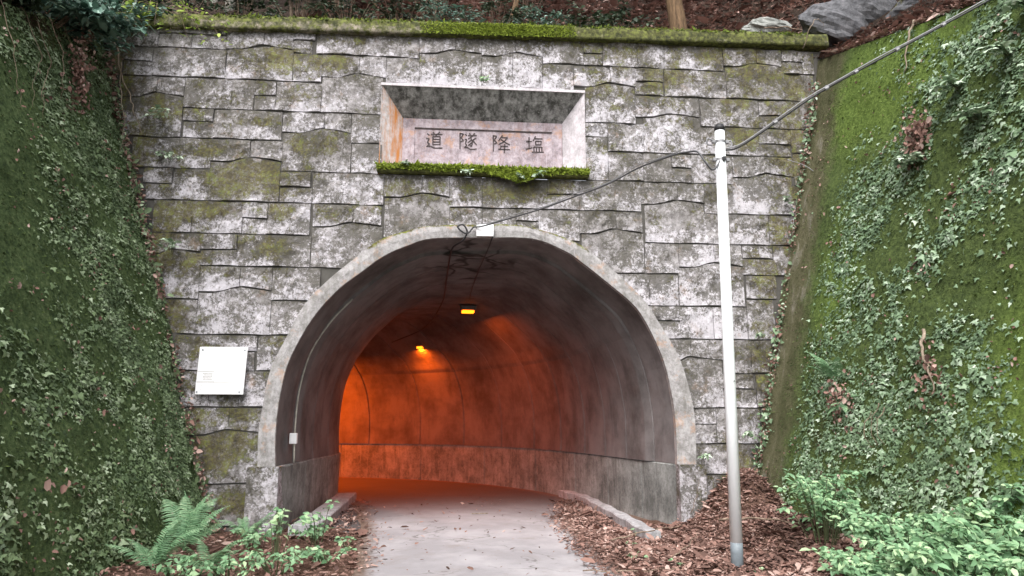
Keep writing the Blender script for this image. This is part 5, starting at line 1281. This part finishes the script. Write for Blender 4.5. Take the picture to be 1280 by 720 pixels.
moss_tufts(-3.8, 5.9, lambda X, r: 7.765 + 0.0175 * (X + 4) - r * 0.04, lambda X, r: -0.12 + 0.2 * r, 6000, 'olive moss fringe along the upper edge of the coping', 0.04, None, 0.25)
for k, (x, z, lab) in enumerate(((-0.75, NZ0 + 0.13, 'tiny pale fern sprout at the left end of the sill'), (0.15, NZ0 + 0.02, 'tiny pale sprout hanging left of the middle of the sill'), (1.0, NZ0 - 0.02, 'tiny pale sprout hanging right of the middle of the sill'), (1.3, NZ0 + 0.03, 'tiny pale sprout below the last carved character'), (0.42, 6.77, 'tiny green sprout on the upper lip of the niche'), (5.25, 4.95, 'small green tuft on the right stones by the corner'), (4.62, 2.77, 'small green sprouts in a joint right of the pole'), (4.35, 1.3, 'low sprout in the joint right of the pole foot'), (3.68, 0.98, 'sprout on top of the right jamb plinth'), (-4.45, 5.95, 'bluish leafy sprout in the left corner high up'), (-4.25, 5.3, 'green sprout in the left corner below the bluish one'), (-4.1, 3.95, 'small fern sprout in the left corner, half way up'))):
    stems_and_leaves('sprout', (x, -0.16, z), lab, 'sprout', 6, 0.11 if k < 9 else 0.2, 0.09 if k < 9 else 0.2, 7, 0.055 if k < 9 else 0.085, T_OVAL, M_IVY_R if k != 4 else M_SHRUB, seed=80 + k, stem_r=0.003, droop=0.9, lean=(0, -0.6, 0), tintmu=0.75)

# undergrowth above the coping and on the left wall top
sh = [(-4.9, 1.2, 1.0, M_DARKLEAF), (-3.7, 1.0, 0.8, M_DARKLEAF), (-2.9, 1.3, 1.0, M_DARKLEAF), (-1.9, 1.0, 0.7, M_DARKLEAF), (-1.0, 1.1, 0.8, M_DARKLEAF), (-0.2, 0.9, 0.6, M_BLUELEAF), (0.7, 1.2, 0.8, M_DARKLEAF), (1.4, 0.9, 0.45, M_BLUELEAF), (2.2, 1.0, 0.55, M_DARKLEAF), (3.0, 1.3, 0.6, M_DARKLEAF), (-4.2, 2.4, 1.3, M_DARKLEAF), (-2.4, 2.6, 1.4, M_DARKLEAF), (-0.5, 2.5, 1.3, M_DARKLEAF), (1.4, 2.7, 1.2, M_DARKLEAF)]
names = ['dark shrub at the far left above the coping', 'dark shrub above the coping left of centre', 'glossy dark shrub behind the coping, third from the left', 'small dark shrub on the coping edge over the niche side', 'dark shrub behind the coping above the niche', 'pale twiggy shrub behind the coping centre', 'dark shrub behind the brightest moss of the coping', 'low bluish fern-like shrub right of the coping moss', 'small dark shrub left of the thick trunk', 'sparse dark shrub beside the thick brown trunk', 'tall dark shrub further back at the left', 'tall dark shrub further back, left of centre', 'tall dark shrub further back at the centre', 'tall dark shrub further back, right of centre']
for k, (x, y, h, m) in enumerate(sh):
    stems_and_leaves('shrub', (x, y, float(hb(np.array([x]), np.array([y]))[0]) - 0.05), names[k], 'shrub', 30, h * 1.1, 0.72, 22, 0.085, T_OVAL if m is M_DARKLEAF else T_NARROW, m, seed=100 + k, group='undergrowth behind the coping', mstem=M_TWIG, droop=0.4, tintmu=0.45)
ls_ = [((-5.35, -0.9, 6.75), 0.8, 0.65, M_BLUELEAF, T_OVAL, 0.10, 'mid green leafy shrub spilling over the left wall edge', (0.6, -0.2, -0.5)),
       ((-5.3, 0.1, 7.45), 0.7, 0.7, M_BLUELEAF, T_OVAL, 0.08, 'fine-leaved shrub at the left end of the coping', (0.5, -0.3, -0.4)),
       ((-5.7, -0.45, 7.1), 0.8, 0.6, M_BLUELEAF, T_NARROW, 0.13, 'bluish leafy shrub hanging over the top left corner', (0.7, -0.3, -0.35)),
       ((-5.55, -1.3, 6.65), 0.7, 0.6, M_BLUELEAF, T_OVAL, 0.13, 'broad-leaved bluish shrub on the left wall top', (0.7, -0.2, -0.4)),
       ((-5.7, -2.3, 6.4), 0.7, 0.6, M_DARKLEAF, T_OVAL, 0.12, 'dark shrub on the left wall top at the picture edge', (0.5, -0.2, -0.3)),
       ((-5.6, 0.4, 7.8), 0.9, 0.7, M_DARKLEAF, T_OVAL, 0.11, 'dark leafy shrub behind the top left corner', (0.6, -0.3, -0.1)),
       ((-6.1, -0.9, 7.3), 1.0, 0.8, M_DARKLEAF, T_OVAL, 0.10, 'dense dark shrub filling the top left of the picture', (0.3, -0.2, 0.1)),
       ((-6.4, -2.6, 6.8), 1.2, 0.9, M_DARKLEAF, T_OVAL, 0.10, 'dark shrub above the left wall beyond the picture corner', (0.2, 0, 0.1))]
for k, (loc, h, sp, m, tm, lsz, lab, lean) in enumerate(ls_):
    stems_and_leaves('shrub', loc, lab, 'shrub', 40, h, sp, 26, lsz, tm, m, seed=130 + k, droop=0.7, lean=lean, mstem=M_TWIG, group='shrubs on the left wall top')
stems_and_leaves('overhanging_branch', (-4.6, -0.12, 7.85), 'thin branch of yellow green leaves hanging before the coping at left', 'branch', 30, 0.65, 1.0, 14, 0.07, T_OVAL, M_YELLOWLEAF, seed=150, droop=0.9, lean=(0.35, -0.35, -1.7), mstem=M_TWIG, tintmu=0.55)

# ---------------------------------------------------------------- trees on the slope
def tree(x, y, r, h, m, label, seed, zf=None, lean=(0, 0)):
    rr_ = random.Random(seed); z0 = float(hb(np.array([x]), np.array([y]))[0]) - 0.3 if zf is None else zf
    e = empty('tree', (x, y, z0 + 0.3), label, 'tree', 'trees on the slope above the portal')
    top = Vector((x + lean[0], y + lean[1], z0 + h)); b = MB(); base = Vector((x, y, z0))
    pts = [base, base.lerp(top, 0.08), base.lerp(top, 0.35) + Vector((rr_.uniform(-.1, .1), 0, 0)), base.lerp(top, 0.7) + Vector((rr_.uniform(-.1, .1), 0, 0)), top]
    b.tube(spline(pts, 4), [r * 1.35] + [r * (1 - 0.8 * k / 17) for k in range(1, 17)], 14); b.build('trunk', m, e, True)
    l = MB(); P = []
    for k in range(9):
        t = rr_.uniform(0.5, 0.95); q = base.lerp(top, t); az = rr_.uniform(0, 6.28); ln_ = h * 0.20 * rr_.uniform(0.6, 1.2)
        tip = q + Vector((math.cos(az) * ln_, math.sin(az) * ln_, ln_ * 0.35)); l.tube(spline([q, q.lerp(tip, 0.5) + Vector((0, 0, 0.15)), tip], 3), [r * 0.35 * (1 - 0.12 * j) for j in range(7)], 5)
        for _ in range(110):
            P.append(tuple(q.lerp(tip, rr_.uniform(0.4, 1.15)) + Vector((rr_.gauss(0, .35), rr_.gauss(0, .35), rr_.gauss(0, .28)))))
    l.build('limbs', m, e, True)
    P = np.array(P); n = len(P)
    leaves('crown', P, np.tile([0, 0, 1.0], (n, 1)), rng.normal(0, 1, (n, 3)) * [1, 1, 0.3], 0.16 * rng.lognormal(0, 0.25, n), T_OVAL, M_DARKLEAF, e, 0.5, 0.4)
tree(4.25, 1.55, 0.20, 9.0, M_BARK, 'thick smooth brown trunk rising behind the coping right of centre', 1, lean=(-0.5, 0.5))
tree(-4.35, 2.2, 0.11, 8.0, M_BARKG, 'grey double-looking trunk behind the coping at left', 2)
tree(-4.75, 2.5, 0.08, 7.5, M_BARKG, 'thinner grey trunk just left of the grey one', 3)
tree(-2.35, 3.0, 0.13, 9.0, M_BARKG, 'grey trunk behind the coping left of the niche', 4)
tree(-1.75, 3.2, 0.06, 7.0, M_BARK, 'slender brown trunk right of the grey trunk', 5)
tree(0.95, 1.6, 0.07, 5.0, M_BARK, 'thin pale forked trunk behind the coping centre', 6, lean=(0.7, 0.3))
tree(6.9, -4.9, 0.16, 8.0, M_BARK, 'trunk on the right slope that holds the cable, outside the picture', 7, zf=6.3)
